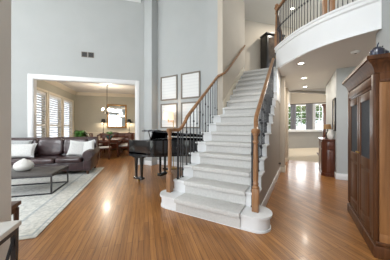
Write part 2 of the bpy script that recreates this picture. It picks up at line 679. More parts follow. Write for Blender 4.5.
# upper hall
mbm = Matrix.Translation((-1.78, 7.85, 0)) @ ROT45
mb = MB(mbm)
wall_boxes(mb, 7.0, Z2 - 0.3, ZC, 0.15, [], -0.3)
struct('wall_upstairs', mb, M_WARMWALL, 'beige diagonal wall behind the upstairs railing', 'wall')
struct('wall_upstairs_left', MB().box(-3.2, -3.06, 6.5, 8.2, Z2 - 0.3, ZC).box(-3.2, AW - 0.14, 6.48, 6.62, Z2 - 0.3, ZC).box(-3.2, -1.78, 7.85, 8.0, Z2 - 0.3, ZC),
       M_WARMWALL, 'beige walls at the head of the stairs', 'wall')
struct('ceiling', MB().box(-10, 4.6, -3.5, 14, ZC, ZC + 0.15), M_CEIL, 'high white ceiling over foyer and upstairs hall', 'ceiling')
# crown in the tall foyer
mb = MB(Matrix.Translation(E(0, E1W)) @ ROT45)
mb.prism_yz([(0, ZC), (0, ZC - 0.14), (-0.02, ZC - 0.13), (-0.12, ZC - 0.02), (-0.12, ZC)], -7, -0.1)
struct('trim_2', mb, M_WHITE, 'white crown moulding under the high ceiling', 'trim')

# right wall and hall walls
struct('wall_right', MB().box(ARW, ARW + 0.15, -3.5, 3.9, 0, ZC), M_WALL, 'white wall behind the wooden armoire', 'wall')
mb = MB()
mb.box(0.79, 3.2, 5.75, 5.9, 0, ZS)
mb.box(0.79, 0.94, 5.9, 7.9, 0, ZS)
mb.box(0.89, 0.94, 7.9, 8.3, 0, ZS)
struct('wall_hall_right', mb, M_WALL, 'pale wall corner in the hall behind the armoire and sideboard', 'wall')
struct('baseboard_hall_right', MB().box(0.772, 3.2, 5.732, 5.75, 0, 0.15, 0.004).box(0.772, 0.79, 5.75, 7.9, 0, 0.15, 0.004), M_WHITE,
       'white baseboard round the pale hall corner', 'baseboard')
struct('wall_side_passage', MB().box(3.2, 3.35, 3.0, 5.9, 0, ZS), M_WALL, 'pale wall closing the side passage behind the armoire', 'wall')

# walls and windows behind the camera
m_ = MB(Matrix.Translation((-10.0, -3.6, 0)) @ Matrix.Scale(-1, 4, Vector((0, 1, 0))))
cols = {}
x = 0.0
for (xa, xb) in ((-8.0, -4.8), (-3.4, -0.2)):
    za = 0.4 if xa < -5 else 0.15
    m_.box(x, xa + 10, 0, 0.15, 0, ZC)
    m_.box(xa + 10, xb + 10, 0, 0.15, 0, za).box(xa + 10, xb + 10, 0, 0.15, 2.8, 3.1).box(xa + 10, xb + 10, 0, 0.15, 5.2, ZC)
    x = xb + 10
m_.box(x, 11.2, 0, 0.15, 0, ZC)
struct('wall_front', m_, M_WALL, 'front wall with tall windows behind the camera', 'wall')
struct('wall_living_left', MB().box(-10.0, -9.85, -3.6, -0.5, 0, 0.5).box(-10.0, -9.85, -3.6, -0.5, 4.7, ZC).box(-10.0, -9.85, -3.6, -3.2, 0.5, 4.7), M_WALL,
       'left living room wall outside the view', 'wall')
for i, (xa, xb, za, zb) in enumerate(REARW):
    m_ = MB()
    for k in range(5):
        xx = xa + (xb - xa) * k / 4
        m_.box(xx - 0.035, xx + 0.035, -3.72, -3.64, za, zb)
    for k in range(4):
        zz = za + (zb - za) * k / 3
        m_.box(xa, xb, -3.72, -3.64, zz - 0.03, zz + 0.03)
    struct('window_%d' % (i + 7), m_, M_WHITE, ['lower', 'upper', 'lower left', 'upper left'][i] + ' front window behind the camera', 'window')

# stair side wall (saw-tooth top under the treads)
pts = [(B0 + 0.02, 0)]
for k in range(1, NST):
    y0 = B0 + RUN * (k - 1) + 0.02
    z = RISE * k - 0.035
    if k > 1:
        pts.append((y0, RISE * (k - 1) - 0.035))
    pts.append((y0, z))
pts.append((B0 + RUN * (NST - 1) + 0.02, RISE * (NST - 1) - 0.035))
pts.append((B0 + RUN * (NST - 1) + 0.02, 0))
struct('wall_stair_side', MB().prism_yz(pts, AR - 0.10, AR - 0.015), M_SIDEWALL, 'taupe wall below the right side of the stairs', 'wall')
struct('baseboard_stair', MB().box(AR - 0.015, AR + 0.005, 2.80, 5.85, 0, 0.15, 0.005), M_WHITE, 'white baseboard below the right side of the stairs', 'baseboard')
struct('wall_stair_under', MB().box(AL - 0.22, AL - 0.16, B0 + RUN * 1 + 0.05, BSTUB, 0, 0.30), M_WHITE, 'white panel under the left side of the stairs', 'wall')
# hall pillars left
struct('wall_hall_pillar', MB().box(-0.62, -0.385, 5.85, 6.15, 0, ZS, 0.004), M_WARMWALL, 'beige hall pillar at the end of the stair wall', 'wall')
struct('wall_hall_left', MB().box(-0.62, -0.47, 6.15, 7.7, 0, ZS), M_WARMWALL, 'beige hall wall between the two pillars', 'wall')
struct('wall_hall_pillar_far', MB().box(-0.62, -0.40, 7.7, 8.3, 0, ZS, 0.004), M_WARMWALL, 'far beige hall pillar before the carpet', 'wall')
struct('baseboard_hall_left', MB().box(-0.60, -0.367, 5.832, 5.85, 0, 0.15, 0.004).box(-0.385, -0.367, 5.85, 6.15, 0, 0.15, 0.004)
       .box(-0.47, -0.452, 6.15, 7.7, 0, 0.15).box(-0.60, -0.382, 7.682, 7.70, 0, 0.15, 0.004).box(-0.40, -0.382, 7.7, 8.3, 0, 0.15, 0.004),
       M_CREAM, 'cream baseboard round the beige hall pillars', 'baseboard')

# ------------------------------------------------------------------ balcony slab and curved fascia
ctrl = [(-0.50, 5.25), (-0.50, 4.98), (-0.32, 4.66), (-0.04, 4.29), (0.16, 4.10), (0.34, 3.96), (0.65, 3.80), (1.03, 3.67), (1.4, 3.56)]


def catmull(P, n=8):
    out = []
    for i in range(1, len(P) - 2):
        p0, p1, p2, p3 = [Vector((*q, 0)) for q in P[i - 1:i + 3]]
        for k in range(n):
            t = k / n
            out.append(0.5 * ((2 * p1) + (p2 - p0) * t + (2 * p0 - 5 * p1 + 4 * p2 - p3) * t * t + (3 * p1 - p0 - 3 * p2 + p3) * t ** 3))
    out.append(Vector((*P[-2], 0)))
    return out


ARC = catmull(ctrl)
poly = [(p.x, p.y) for p in ARC]
hallpoly = poly + [(ARW, 3.9), (3.3, 3.9), (3.3, 5.85), (0.9, 5.85), (0.9, 8.3), (-0.5, 8.3)]
struct('ceiling_hall', MB().prism(hallpoly, ZS, ZS + 0.06), M_CEIL, 'low white hall ceiling under the curved balcony', 'ceiling')
up = poly + [(ARW, 3.9), (3.6, 3.9), (3.6, 12.2), (-1.5, 8.2), (-3.1, 8.2), (-3.1, 6.62), (AW, 6.62), (AW, B0 + RUN * (NST - 1) + 0.05), (-0.5, B0 + RUN * (NST - 1) + 0.05)]
struct('floor_upstairs', MB().prism(up, Z2 - 0.25, Z2 - 0.02), M_CARPET, 'upstairs floor slab behind the balcony', 'floor')
mb = MB()
path = [Vector((p.x, p.y, 0)) for p in ARC]
mb.sweep(path, [(0.0, ZS - 0.03), (0.03, ZS - 0.03), (0.03, ZS), (0.02, ZS + 0.005), (0.02, Z2 - 0.04), (0.045, Z2 - 0.02), (0.045, Z2 + 0.03), (0.06, Z2 + 0.045), (0.06, Z2 + 0.075), (-0.08, Z2 + 0.075), (-0.08, ZS)])
mb.box(-0.52, -0.48, 4.98, B0 + RUN * (NST - 1), ZS - 0.03, Z2 + 0.02)
struct('trim_3', mb, M_WHITE, 'white curved balcony fascia with moulded top', 'trim')
struct('wall_stairwell', MB().box(-0.505, -0.488, 4.98, 6.3, RISE * 10, ZS), M_WHITE, 'white strip of wall beside the top stair treads', 'wall')

# ------------------------------------------------------------------ staircase
st = thing('staircase', 'straight white staircase with pale carpet runner rising to the balcony', 'staircase', (0, 0, 0))
# starting step with rounded ends
def bull(off, yb):
    r = 0.175 + off
    P = []
    cl, cr = (-1.87, B0 + 0.175), (-0.505, B0 + 0.175)
    for i in range(13):
        a = -PI / 2 - PI * i / 12 * 1.0
        P.append((cl[0] + r * math.cos(a), cl[1] + r * math.sin(a)))
    P += [(cl[0], yb), (cr[0], yb)]
    for i in range(13):
        a = PI / 2 - PI * i / 12
        P.append((cr[0] + r * math.cos(a), cr[1] + r * math.sin(a)))
    return P
mb = MB()
mb.prism(bull(0.0, B0 + 0.36), 0, RISE - 0.03)
mb.build('starting_step', M_WHITE, st)
mb = MB()
mb.prism(bull(0.012, B0 + 0.36), 0.0, 0.025)
mb.build('base_moulding', M_WHITE, st)
mb = MB()
mb.prism(bull(0.028, B0 + 0.36), RISE - 0.03, RISE)
mb.build('tread', M_WHITE, st)
for k in range(2, NST):
    y0 = B0 + RUN * (k - 1)
    xl = AL - 0.25 if y0 < BSTUB - 0.03 else AW + 0.002
    t = MB()
    y1 = y0 + RUN + (0.02 if k < NST - 1 else 0.0)
    if xl < AW and y1 > BSTUB:
        y1 = BSTUB - 0.002
        t.box(AW + 0.002, AL, y1, y0 + RUN + 0.02, RISE * k - 0.03, RISE * k, 0.0)
        t.box(AL, AR, y1, y0 + RUN + 0.02, RISE * k - 0.03, RISE * k, 0.0)
    t.box(xl, AR, y0 - 0.025, y1, RISE * k - 0.03, RISE * k, 0.008)
    t.build('tread', M_WHITE, st)
    t = MB()
    t.box(xl + 0.02 if xl < AW else xl, AR - 0.012, y0, y0 + 0.02, RISE * (k - 1), RISE * k - 0.03)
    t.build('riser', M_WHITE, st)
MB().box(AW + 0.002, AR - 0.012, B0 + RUN * (NST - 1), B0 + RUN * (NST - 1) + 0.02, RISE * (NST - 1), Z2 - 0.03).build('riser', M_WHITE, st)
# left cut stringer
pl = [(B0 + RUN + 0.02, 0)]
for k in range(2, 9):
    y0 = B0 + RUN * (k - 1) + 0.02
    pl.append((y0, RISE * (k - 1) - 0.03 if k > 2 else 0))
    pl.append((y0, RISE * k - 0.03))
pl.append((BSTUB - 0.002, RISE * 8 - 0.03))
pl.append((BSTUB - 0.002, 0))
MB().prism_yz(pl[1:], AL - 0.225, AL - 0.205).build('stringer', M_WHITE, st)
# wall skirt of the upper flight
sk = []
y0, y1 = BSTUB + 0.005, B0 + RUN * (NST - 1) + 0.25
zf = lambda y: RISE + (y - B0) / RUN * RISE
MB().prism_yz([(y0, zf(y0) - 0.25), (y0, zf(y0) + 0.16), (y1 - 0.2, zf(y1 - 0.2) + 0.16), (y1, Z2 + 0.16), (y1, Z2 - 0.25)], AW + 0.0005, AW + 0.02).build('skirt_board', M_CREAM, st)
# carpet runner
mb = MB()
for k in range(1, NST + 1):
    y0 = B0 + RUN * (k - 1)
    zt = RISE * k
    yb = y0 + RUN if k < NST else y0 + 0.5
    mb.box(AL, AC, y0 - 0.055, yb + 0.0, zt, zt + 0.016, 0.007)
    mb.box(AL, AC, y0 - 0.056, y0 - 0.026, zt - 0.05, zt + 0.012, 0.007)
    mb.box(AL, AC, y0 - 0.014, y0 - 0.001, RISE * (k - 1) + 0.012, zt - 0.03)
mb.build('carpet_runner', M_CARPET, st)

# ------------------------------------------------------------------ railings
def newel_mesh(h, w=0.088, bh=0.30):
    m = MB()
    m.box(-w / 2, w / 2, -w / 2, w / 2, 0, bh, 0.006)
    m.lathe([(w * 0.48, bh), (w * 0.55, bh + 0.015), (w * 0.36, bh + 0.04), (w * 0.46, bh + 0.06), (w * 0.34, bh + 0.08), (w * 0.40, bh + 0.13), (w * 0.37, h * 0.72),
             (w * 0.30, h - 0.14), (w * 0.42, h - 0.125), (w * 0.42, h - 0.10), (w * 0.30, h - 0.085), (w * 0.34, h - 0.03), (w * 0.44, h - 0.02), (w * 0.44, h)], n=16)
    return m


def baluster_mesh(h, k1=0.30, k2=0.62, s=0.0065):
    m = MB()
    m.box(-s, s, -s, s, 0, h)
    m.box(-0.015, 0.015, -0.015, 0.015, 0, 0.022, 0.004)
    for z in [q_ for q_ in (k1, k2) if q_]:
        m.lathe([(0.006, -0.03), (0.016, -0.012), (0.019, 0), (0.016, 0.012), (0.006, 0.03)], cz=h * z, n=10)
    return m


RAIL = [(-0.030, 0.0), (0.030, 0.0), (0.033, 0.02), (0.030, 0.045), (0.015, 0.058), (-0.015, 0.058), (-0.030, 0.045), (-0.033, 0.02)]
HR = 0.82          # rail underside above the nosing line
zr = lambda y: RISE + (y - B0) * RISE / RUN + HR


def stair_rail(name, label, a, newel_xy, b_end, end_wall):
    t = thing(name, label, 'stair railing', (newel_xy[0], newel_xy[1], RISE))
    nx, ny = newel_xy
    nh = 1.02
    newel_mesh(nh).build('newel_post', M_OAK, t)
    m = MB()
    zl = RISE + nh
    m.lathe([(0.05, 0.0), (0.058, 0.012), (0.058, 0.040), (0.045, 0.056), (0.02, 0.06)], cz=nh, n=20)
    m.build('rail_cap', M_OAK, t)
    # rail: level from the cap, then easing up to the pitch
    yb = ny + 0.28
    ys = [ny + 0.03]
    path = []
    for i in range(11):
        s = i / 10
        y = ny + 0.03 + s * 0.40
        zz = zl if s < 0.35 else None
        x = nx + (a - nx) * min(1, s * 1.2)
        w = max(0.0, (s - 0.30) / 0.70)
        w = w * w * (3 - 2 * w)
        path.append(Vector((x, y, zl * (1 - w) + max(zr(y), zl) * w)))
    y = ny + 0.43
    while y < b_end - 0.05:
        y += 0.2
        y = min(y, b_end)
        path.append(Vector((a, y, zr(y))))
    loc = Vector((nx, ny, RISE))
    m = MB()
    m.sweep([p - loc for p in path], RAIL)
    m.build('handrail', M_OAKX, t)

    def rail_z(yq):
        for p, q in zip(path, path[1:]):
            if p.y <= yq <= q.y:
                f = (yq - p.y) / (q.y - p.y)
                return p.z * (1 - f) + q.z * f
        return path[-1].z if yq > path[-1].y else path[0].z
    k = 1
    protos = {}
    for k in range(1, NST):
        for j, off in enumerate((0.055, 0.19)):
            yq = B0 + RUN * (k - 1) + off
            if k == 1:
                yq = ny + (0.10, 0.20)[j]
            if yq > b_end - 0.04:
                continue
            zt = RISE * k
            h = rail_z(yq) - zt + 0.004
            key = round(h, 2)
            b = baluster_mesh(h, 0.16 if j else 0.22, None if k > 6 else (0.60 if j else 0.72), 0.0065 if a < -1 else 0.0085).build('baluster', M_IRON, t)
            b.location = Vector((a, yq, zt)) - loc
    return t


stair_rail('stair_railing', 'left stair railing with oak newel and black iron balusters beside the piano', -1.84, (-1.93, 2.53), BSTUB + 0.0, True)
stair_rail('stair_railing', 'right stair railing with oak newel and black iron balusters, ending at the balcony', -0.575, (-0.505, 2.50), 4.98, False)
# wall handrail
t = thing('wall_handrail', 'oak handrail mounted on the beige wall of the upper stair flight', 'handrail', (AW + 0.08, BSTUB, 0))
m = MB()
path = [Vector((-0.20, -0.02, zr(BSTUB) + 0.0)), Vector((-0.13, -0.05, zr(BSTUB) + 0.02)), Vector((-0.02, -0.02, zr(BSTUB) + 0.06))]
m.tube([path[0], path[1], path[2]] + [Vector((0, y - BSTUB, zr(y) + 0.07)) for y in (4.6, 5.0, 5.5, 6.0, 6.35)], 0.029, 10)
m.build('rail', M_OAKX, t)
for y in (4.8, 5.5, 6.2):
    m = MB()
    m.tube([(0, y - BSTUB, zr(y) + 0.06), (-0.02, y - BSTUB, zr(y) - 0.0), (-0.078, y - BSTUB, zr(y) - 0.01)], 0.009, 6)
    m.build('bracket', M_BRASS, t)

# balcony railing
t = thing('balcony_railing', 'curved upstairs balcony railing with oak rail and black iron balusters', 'railing', (-0.50, 5.0, Z2))
org = Vector((-0.50, 5.0, Z2))
m = newel_mesh(1.07, 0.10, 0.42)
m.lathe([(0.05, 0), (0.06, 0.01), (0.06, 0.03), (0.03, 0.05), (0.05, 0.075), (0.035, 0.105), (0.01, 0.115)], cz=1.07, n=16)
m.build('newel_post', M_OAK, t)
m = newel_mesh(1.0, 0.085, 0.30)
m2 = m.build('newel_post', M_OAK, t)
m2.location = (0.0, 1.28, 0)
hp = [Vector((p.x, p.y, Z2 + 0.98)) - org for p in ARC]
m = MB()
m.sweep(hp, RAIL)
m.build('handrail', M_OAKX, t)
m = MB()
m.sweep([Vector((0, 0.03, 0.94)), Vector((0, 0.6, 0.94)), Vector((0, 1.28, 0.94))], RAIL)
m.build('handrail', M_OAKX, t)
for cx_, cy_ in ((0.375, 3.935), (0.475, 3.885)):
    m2 = newel_mesh(1.0, 0.075, 0.9).build('newel_post', M_OAK, t)
    m2.location = Vector((cx_, cy_, Z2 + 0.075)) - org
bal = None
acc = 0.0
step = 0.064
dist = step * 0.6
for p, q in zip(ARC, ARC[1:]):
    L = (q - p).length
    while dist <= acc + L:
        c = p + (q - p) * ((dist - acc) / L)
        if bal is None:
            bal = baluster_mesh(0.91, 0.5, None).build('baluster', M_IRON, t)
            b = bal
        else:
            b = bal.copy()
            COL.objects.link(b)
            b.parent = t
        b.location = Vector((c.x, c.y, Z2 + 0.075)) - org
        dist += step
    acc += L
for i in range(9):
    b = bal.copy()
    COL.objects.link(b)
    b.parent = t
    b.location = (0, 0.14 + i * 0.125, 0.02)

# ------------------------------------------------------------------ upstairs: dark cabinet, wood door, light
UPM = lambda s, d: Vector((-1.78 + S * s + S * d, 7.85 + S * s - S * d, Z2 - 0.02))   # along the diagonal wall, d in front of it
t = thing('display_cabinet', 'tall black glass-front cabinet standing at the head of the stairs', 'cabinet', UPM(0.83, 0.27), R45)
MB().box(-0.42, 0.42, -0.20, 0.2, 0, 1.85, 0.006).build('body', M_BLACKCAB, t)
MB().box(-0.46, 0.46, -0.25, 0.2, 1.85, 1.92, 0.02).build('cornice', M_BLACKCAB, t)
for s in (-1, 1):
    d = MB().box(min(0.01 * s, 0.40 * s), max(0.01 * s, 0.40 * s), -0.222, -0.203, 0.12, 1.80, 0.004).build('door', M_BLACKCAB, t)
    MB().box(min(0.06 * s, 0.35 * s), max(0.06 * s, 0.35 * s), -0.226, -0.2225, 0.3, 1.72).build('glass_panel', plain('dim_glass', (0.06, 0.045, 0.035), 0.08, 0.6, 6), d)
    MB().rod((0.03 * s, -0.235, 0.9), (0.03 * s, -0.235, 1.02), 0.008).build('handle', M_BRASS, d)
def can_light(x, y, z, label, energy, grp):
    t = thing('recessed_light', label, 'ceiling light', (x, y, z), 0, grp)
    MB().lathe([(0.058, -0.001), (0.062, -0.008), (0.085, -0.006), (0.088, 0.0)], n=24).build('trim_ring', M_PLASTIC, t)
    MB().lathe([(0.055, -0.004), (0.055, -0.001)], n=20).build('lens', M_CAN, t)
    lamp('can_beam', 'AREA', (x, y, z - 0.015), energy, (1.0, 0.92, 0.80), 0.11)
    return t


can_light(0.02, 4.85, ZS, 'nearest recessed light in the hall ceiling', 13, 'recessed hall lights')
can_light(0.10, 6.35, ZS, 'middle recessed light in the hall ceiling', 13, 'recessed hall lights')
can_light(0.16, 7.75, ZS, 'farthest recessed light in the hall ceiling', 13, 'recessed hall lights')
can_light(-0.25, 7.8, ZC, 'recessed light in the upstairs ceiling above the balcony railing', 35, None)
can_light(0.3, 10.3, ZF0, 'nearer unseen fill light added above the carpeted room', 60, 'added fill lights in the carpeted room')  # out-of-view fill lamps, added to brighten the front of the half wall
can_light(0.6, 12.3, ZF0, 'farther unseen fill light added above the carpeted room', 60, 'added fill lights in the carpeted room')
t = thing('smoke_detector', 'round white smoke detector on the hall ceiling near the armoire', 'smoke detector', (0.93, 4.62, ZS))
MB().lathe([(0.055, -0.035), (0.065, -0.03), (0.068, -0.012), (0.075, -0.008), (0.075, 0.0)], n=24).build('housing', M_PLASTIC, t)
MB().lathe([(0.018, -0.039), (0.02, -0.035)], n=14).build('test_button', M_VENT, t)

# small knob on the taupe wall
MBk = MB()
MBk.lathe([(0.012, 0), (0.012, 0.02), (0.028, 0.03), (0.03, 0.045), (0.02, 0.058)], n=14)
o = MBk.build('doorstop', M_IRON)
o.rotation_euler = (0, PI / 2, 0)
o.location = (AR - 0.015, 5.45, 0.32)
tag(o, 'small black doorstop low on the taupe stair wall', 'doorstop')

# ------------------------------------------------------------------ dining room shell
dm = lambda: MB(Matrix.Translation((0, 0, 0)) @ ROT45)
WT = [(7.20, 8.42), (8.62, 9.80), (10.0, 11.15)]
ZW0, ZW1 = 0.70, 2.62
m = MB(Matrix.Translation(E(E2D, 0)) @ Matrix.Rotation(R45 + PI / 2, 4, 'Z'))    # local x -> e1, local y -> -e2
wall_boxes(m, E1D + 0.15, 0, ZD, 0.15, [(a, b, ZW0, ZW1) for a, b in WT], E1W + 0.16)
struct('wall_dining_left', m, M_DINWALL, 'beige dining room wall with three shuttered windows', 'wall')
m = dm()
m.box(E2D, 2.0, E1D, E1D + 0.15, 0, ZD)
struct('wall_dining_back', m, M_DINWALL, 'sage beige back wall of the dining room', 'wall')
m = dm()
m.box(1.6, 1.75, E1W + 0.16, E1D, 0, ZD)
struct('wall_dining_right', m, M_DINWALL, 'right wall of the dining room', 'wall')
m = dm()
m.box(E2D - 0.15, 1.75, E1W + 0.16, E1D + 0.15, ZD, ZD + 0.1)
struct('ceiling_dining', m, M_CEIL, 'cream dining room ceiling', 'ceiling')
m = dm()
m.prism_yz([(E1D, ZD), (E1D, ZD - 0.16), (E1D - 0.025, ZD - 0.15), (E1D - 0.13, ZD - 0.025), (E1D - 0.13, ZD)], E2D, 1.6)
struct('trim_4', m, M_CREAM, 'cream crown moulding along the dining back wall', 'trim')
m = MB(Matrix.Translation(E(E2D, 0)) @ Matrix.Rotation(R45 + PI / 2, 4, 'Z'))
m.prism_yz([(0, ZD), (0, ZD - 0.16), (-0.025, ZD - 0.15), (-0.13, ZD - 0.025), (-0.13, ZD)], E1W + 0.16, E1D)
struct('trim_5', m, M_CREAM, 'cream crown moulding above the shuttered windows', 'trim')
m = dm()
m.box(E2D, 1.6, E1D - 0.012, E1D, 0, 0.95)
m.box(E2D, 1.6, E1D - 0.035, E1D, 0.95, 1.02, 0.01)
m.box(E2D, 1.6, E1D - 0.03, E1D, 0, 0.14, 0.006)
for i in range(6):
    x0 = E2D + 0.15 + i * 0.86
    for (xa, xb, za, zb) in ((x0, x0 + 0.72, 0.84, 0.86), (x0, x0 + 0.72, 0.22, 0.24), (x0, x0 + 0.02, 0.24, 0.84), (x0 + 0.70, x0 + 0.72, 0.24, 0.84)):
        m.box(xa, xb, E1D - 0.026, E1D - 0.012, za, zb)
struct('trim_6', m, M_CREAM, 'cream wainscot and chair rail on the dining back wall', 'trim')

# shuttered windows
for i, (a, b) in enumerate(WT):
    MW = Matrix.Translation(E(E2D, 0)) @ Matrix.Rotation(R45 + PI / 2, 4, 'Z')
    m = MB(MW)
    for (xa, xb, za, zb) in ((a - 0.09, a, ZW0 - 0.09, ZW1 + 0.09), (b, b + 0.09, ZW0 - 0.09, ZW1 + 0.09), (a, b, ZW1, ZW1 + 0.09), (a, b, ZW0 - 0.09, ZW0)):
        m.box(xa, xb, -0.025, 0.0, za, zb, 0.005)
    for (xa, xb, za, zb) in ((a, a + 0.02, ZW0, ZW1), (b - 0.02, b, ZW0, ZW1), (a, b, ZW1 - 0.02, ZW1), (a, b, ZW0, ZW0 + 0.02)):
        m.box(xa, xb, 0, 0.15, za, zb)
    names = ['nearest dining window with white plantation shutters', 'middle dining window with white plantation shutters', 'farthest dining window with white plantation shutters, beside the corner']
    w = struct('window_%d' % (i + 1), m, M_CREAM, names[i], 'window')
    g = MB(MW)
    g.box(a + 0.02, b - 0.02, 0.10, 0.106, ZW0 + 0.02, ZW1 - 0.02)
    g.build('pane', M_GLASS, w)
    mid = (a + b) / 2
    for (xa, xb) in ((a + 0.02, b - 0.02),):
        p = MB(MW)
        zm = ZW0 + 0.62
        for (x0_, x1_, za, zb) in ((xa, xa + 0.05, ZW0 + 0.02, ZW1 - 0.02), (xb - 0.05, xb, ZW0 + 0.02, ZW1 - 0.02), (xa, xb, ZW0 + 0.02, ZW0 + 0.11),
                                   (xa, xb, ZW1 - 0.11, ZW1 - 0.02), (xa, xb, zm, zm + 0.09)):
            p.box(x0_, x1_, 0.0, 0.03, za, zb)
        sh = p.build('shutter', M_WHITE, w)
        l = MB(MW)
        for za, zb in ((ZW0 + 0.11, zm), (zm + 0.09, ZW1 - 0.11)):
            n = int((zb - za) / 0.085)
            for j in range(n):
                zc = za + (j + 0.5) * (zb - za) / n
                Rm = Matrix.Translation((0, 0.015, zc)) @ Matrix.Rotation(math.radians(-26), 4, 'X')
                l.box(xa + 0.052, xb - 0.052, -0.036, 0.036, -0.005, 0.005, R=Rm)
        l.build('louvers', M_WHITE, sh)

# ------------------------------------------------------------------ dining furniture
TC = (-1.50, 9.35)
t = thing('dining_table', 'dark mahogany dining table under the chandelier', 'table', E(*TC), R45)
MB().box(-0.52, 0.52, -0.95, 0.95, 0.72, 0.76, 0.012).build('tabletop', M_MAHOG, t)
MB().box(-0.44, 0.44, -0.86, 0.86, 0.62, 0.72).build('apron', M_MAHOG, t)
for sx in (-1, 1):
    for sy in (-1, 1):
        MB().lathe([(0.025, 0), (0.035, 0.05), (0.028, 0.12), (0.045, 0.3), (0.035, 0.5), (0.05, 0.55), (0.05, 0.66)], cx=0.42 * sx, cy=0.83 * sy, n=12).build('leg', M_MAHOG, t)


def chair_proto(label):
    t = thing('dining_chair', label, 'chair', (0, 0, 0), 0, 'dining chairs')
    MB().box(-0.23, 0.23, -0.22, 0.20, 0.40, 0.445, 0.01).build('seat_frame', M_MAHOG, t)
    MB().puff((0, -0.01, 0.465), 0.22, 0.21, 0.035, 0.25, q=0.6).build('seat', M_UPHOL, t)
    for s in (-1, 1):
        MB().rod((0.20 * s, -0.19, 0.40), (0.20 * s, -0.20, 0), 0.024, 0.016).build('leg', M_MAHOG, t)
        MB().rod((0.20 * s, 0.20, 0.42), (0.20 * s, 0.27, 0), 0.024, 0.016).build('leg', M_MAHOG, t)
    m = MB()
    for s in (-1, 1):
        m.tube([(0.20 * s, 0.19, 0.42), (0.205 * s, 0.21, 0.65), (0.215 * s, 0.26, 0.98)], 0.02, 8)
    m.build('back_post', M_MAHOG, t)
    MB().tube([(-0.23, 0.255, 0.96), (-0.12, 0.275, 0.995), (0, 0.28, 1.0), (0.12, 0.275, 0.995), (0.23, 0.255, 0.96)], 0.028, 8).build('crest_rail', M_MAHOG, t)
    MB().tube([(-0.21, 0.225, 0.72), (0, 0.24, 0.73), (0.21, 0.225, 0.72)], 0.022, 8).build('back_rail', M_MAHOG, t)
    MB().box(-0.05, 0.05, 0.222, 0.246, 0.74, 0.98, 0.004).build('splat', M_MAHOG, t)
    return t


ch = chair_proto('mahogany dining chair with white seat, at the near end of the table')
ch.location = E(TC[0] - 0.05, TC[1] - 1.02)
ch.rotation_euler = (0, 0, R45 + PI)
for dx, dy, rz, lab in ((0.62, -0.42, PI / 2 * -1, 'mahogany dining chair on the right side of the table, nearer the piano'),
                        (0.62, 0.42, PI / 2 * -1, 'mahogany dining chair on the right side of the table, nearer the mirror'),
                        (-0.66, -0.42, PI / 2, 'mahogany dining chair on the window side of the table, nearer the sofa'),
                        (-0.66, 0.42, PI / 2, 'mahogany dining chair on the window side of the table, nearer the back wall'),
                        (0.0, 1.05, 0.0, 'mahogany dining chair at the far end of the table below the mirror')):
    dup(ch, E(TC[0] + dx, TC[1] + dy), R45 + rz, lab, 'dining chairs')


def leaf_burst(m, n, r, h, w, seed, droop=0.5, z0=0.0):
    rnd = random.Random(seed)
    for i in range(n):
        a = rnd.uniform(0, 2 * PI)
        l = r * rnd.uniform(0.6, 1.0)
        hh = h * rnd.uniform(0.5, 1.0)
        d = Vector((math.cos(a), math.sin(a), 0))
        s = Vector((-d.y, d.x, 0)) * w * rnd.uniform(0.7, 1.2)
        p0 = Vector((0, 0, z0))
        p1 = d * l * 0.5 + Vector((0, 0, z0 + hh))
        p2 = d * l + Vector((0, 0, z0 + hh * (1 - droop)))
        m._add([p0 - s * 0.2, p0 + s * 0.2, p1 + s, p2, p1 - s], [(0, 1, 2, 4), (4, 2, 3)])


t = thing('centrepiece_plant', 'leafy plant in a teal bowl on the dining table', 'plant', E(TC[0], TC[1] - 0.30, 0.76))
MB().lathe([(0.06, 0), (0.09, 0.02), (0.13, 0.10), (0.14, 0.15), (0.125, 0.15), (0.10, 0.11)], n=20).build('bowl', M_TEAL, t)
m = MB()
leaf_burst(m, 60, 0.24, 0.22, 0.035, 3, 0.4, 0.12)
m.build('foliage', M_LEAF, t)

t = thing('sideboard', 'mahogany buffet sideboard below the gilt mirror', 'sideboard', E(-1.42, E1D - 0.28), R45)
SBW = 0.86
MB().box(-SBW, SBW, -0.22, 0.23, 0.10, 0.92, 0.006).build('body', M_MAHOG, t)
MB().box(-SBW - 0.03, SBW + 0.03, -0.25, 0.24, 0.92, 0.955, 0.008).build('top', M_MAHOG, t)
for i in range(4):
    x0 = -SBW + 0.03 + i * (2 * SBW - 0.06) / 4
    x1 = x0 + (2 * SBW - 0.06) / 4 - 0.02
    d = MB().box(x0, x1, -0.237, -0.221, 0.70, 0.88, 0.004).build('drawer', M_MAHOG, t)
    MB().lathe([(0.006, 0), (0.014, 0.012), (0.012, 0.02)], n=10, cx=0, cy=0).build('knob', M_BRASS, d).matrix_local = Matrix.Translation(((x0 + x1) / 2, -0.237, 0.79)) @ Matrix.Rotation(PI / 2, 4, 'X')
    d = MB().box(x0, x1, -0.237, -0.221, 0.15, 0.67, 0.004).build('door', M_MAHOG, t)
    MB().lathe([(0.006, 0), (0.014, 0.012), (0.012, 0.02)], n=10).build('knob', M_BRASS, d).matrix_local = Matrix.Translation((x1 - 0.05, -0.237, 0.5)) @ Matrix.Rotation(PI / 2, 4, 'X')
for sx in (-1, 1):
    for y in (-0.18, 0.18):
        MB().box(sx * (SBW - 0.05) - 0.03, sx * (SBW - 0.05) + 0.03, y - 0.03, y + 0.03, 0, 0.10).build('foot', M_MAHOG, t)

t = thing('wall_mirror', 'large gilt framed mirror above the dining sideboard', 'mirror', E(-1.50, E1D, 1.92), R45)
w, h = 0.53, 0.68
m = MB()
for (xa, xb, za, zb) in ((-w, -w + 0.09, -h, h), (w - 0.09, w, -h, h), (-w + 0.09, w - 0.09, h - 0.09, h), (-w + 0.09, w - 0.09, -h, -h + 0.09)):
    m.box(xa, xb, -0.06, -0.005, za, zb, 0.015)
m.build('frame', M_GILT, t)
MB().box(-w + 0.08, w - 0.08, -0.03, -0.02, -h + 0.08, h - 0.08).build('mirror_glass', M_MIRROR, t)

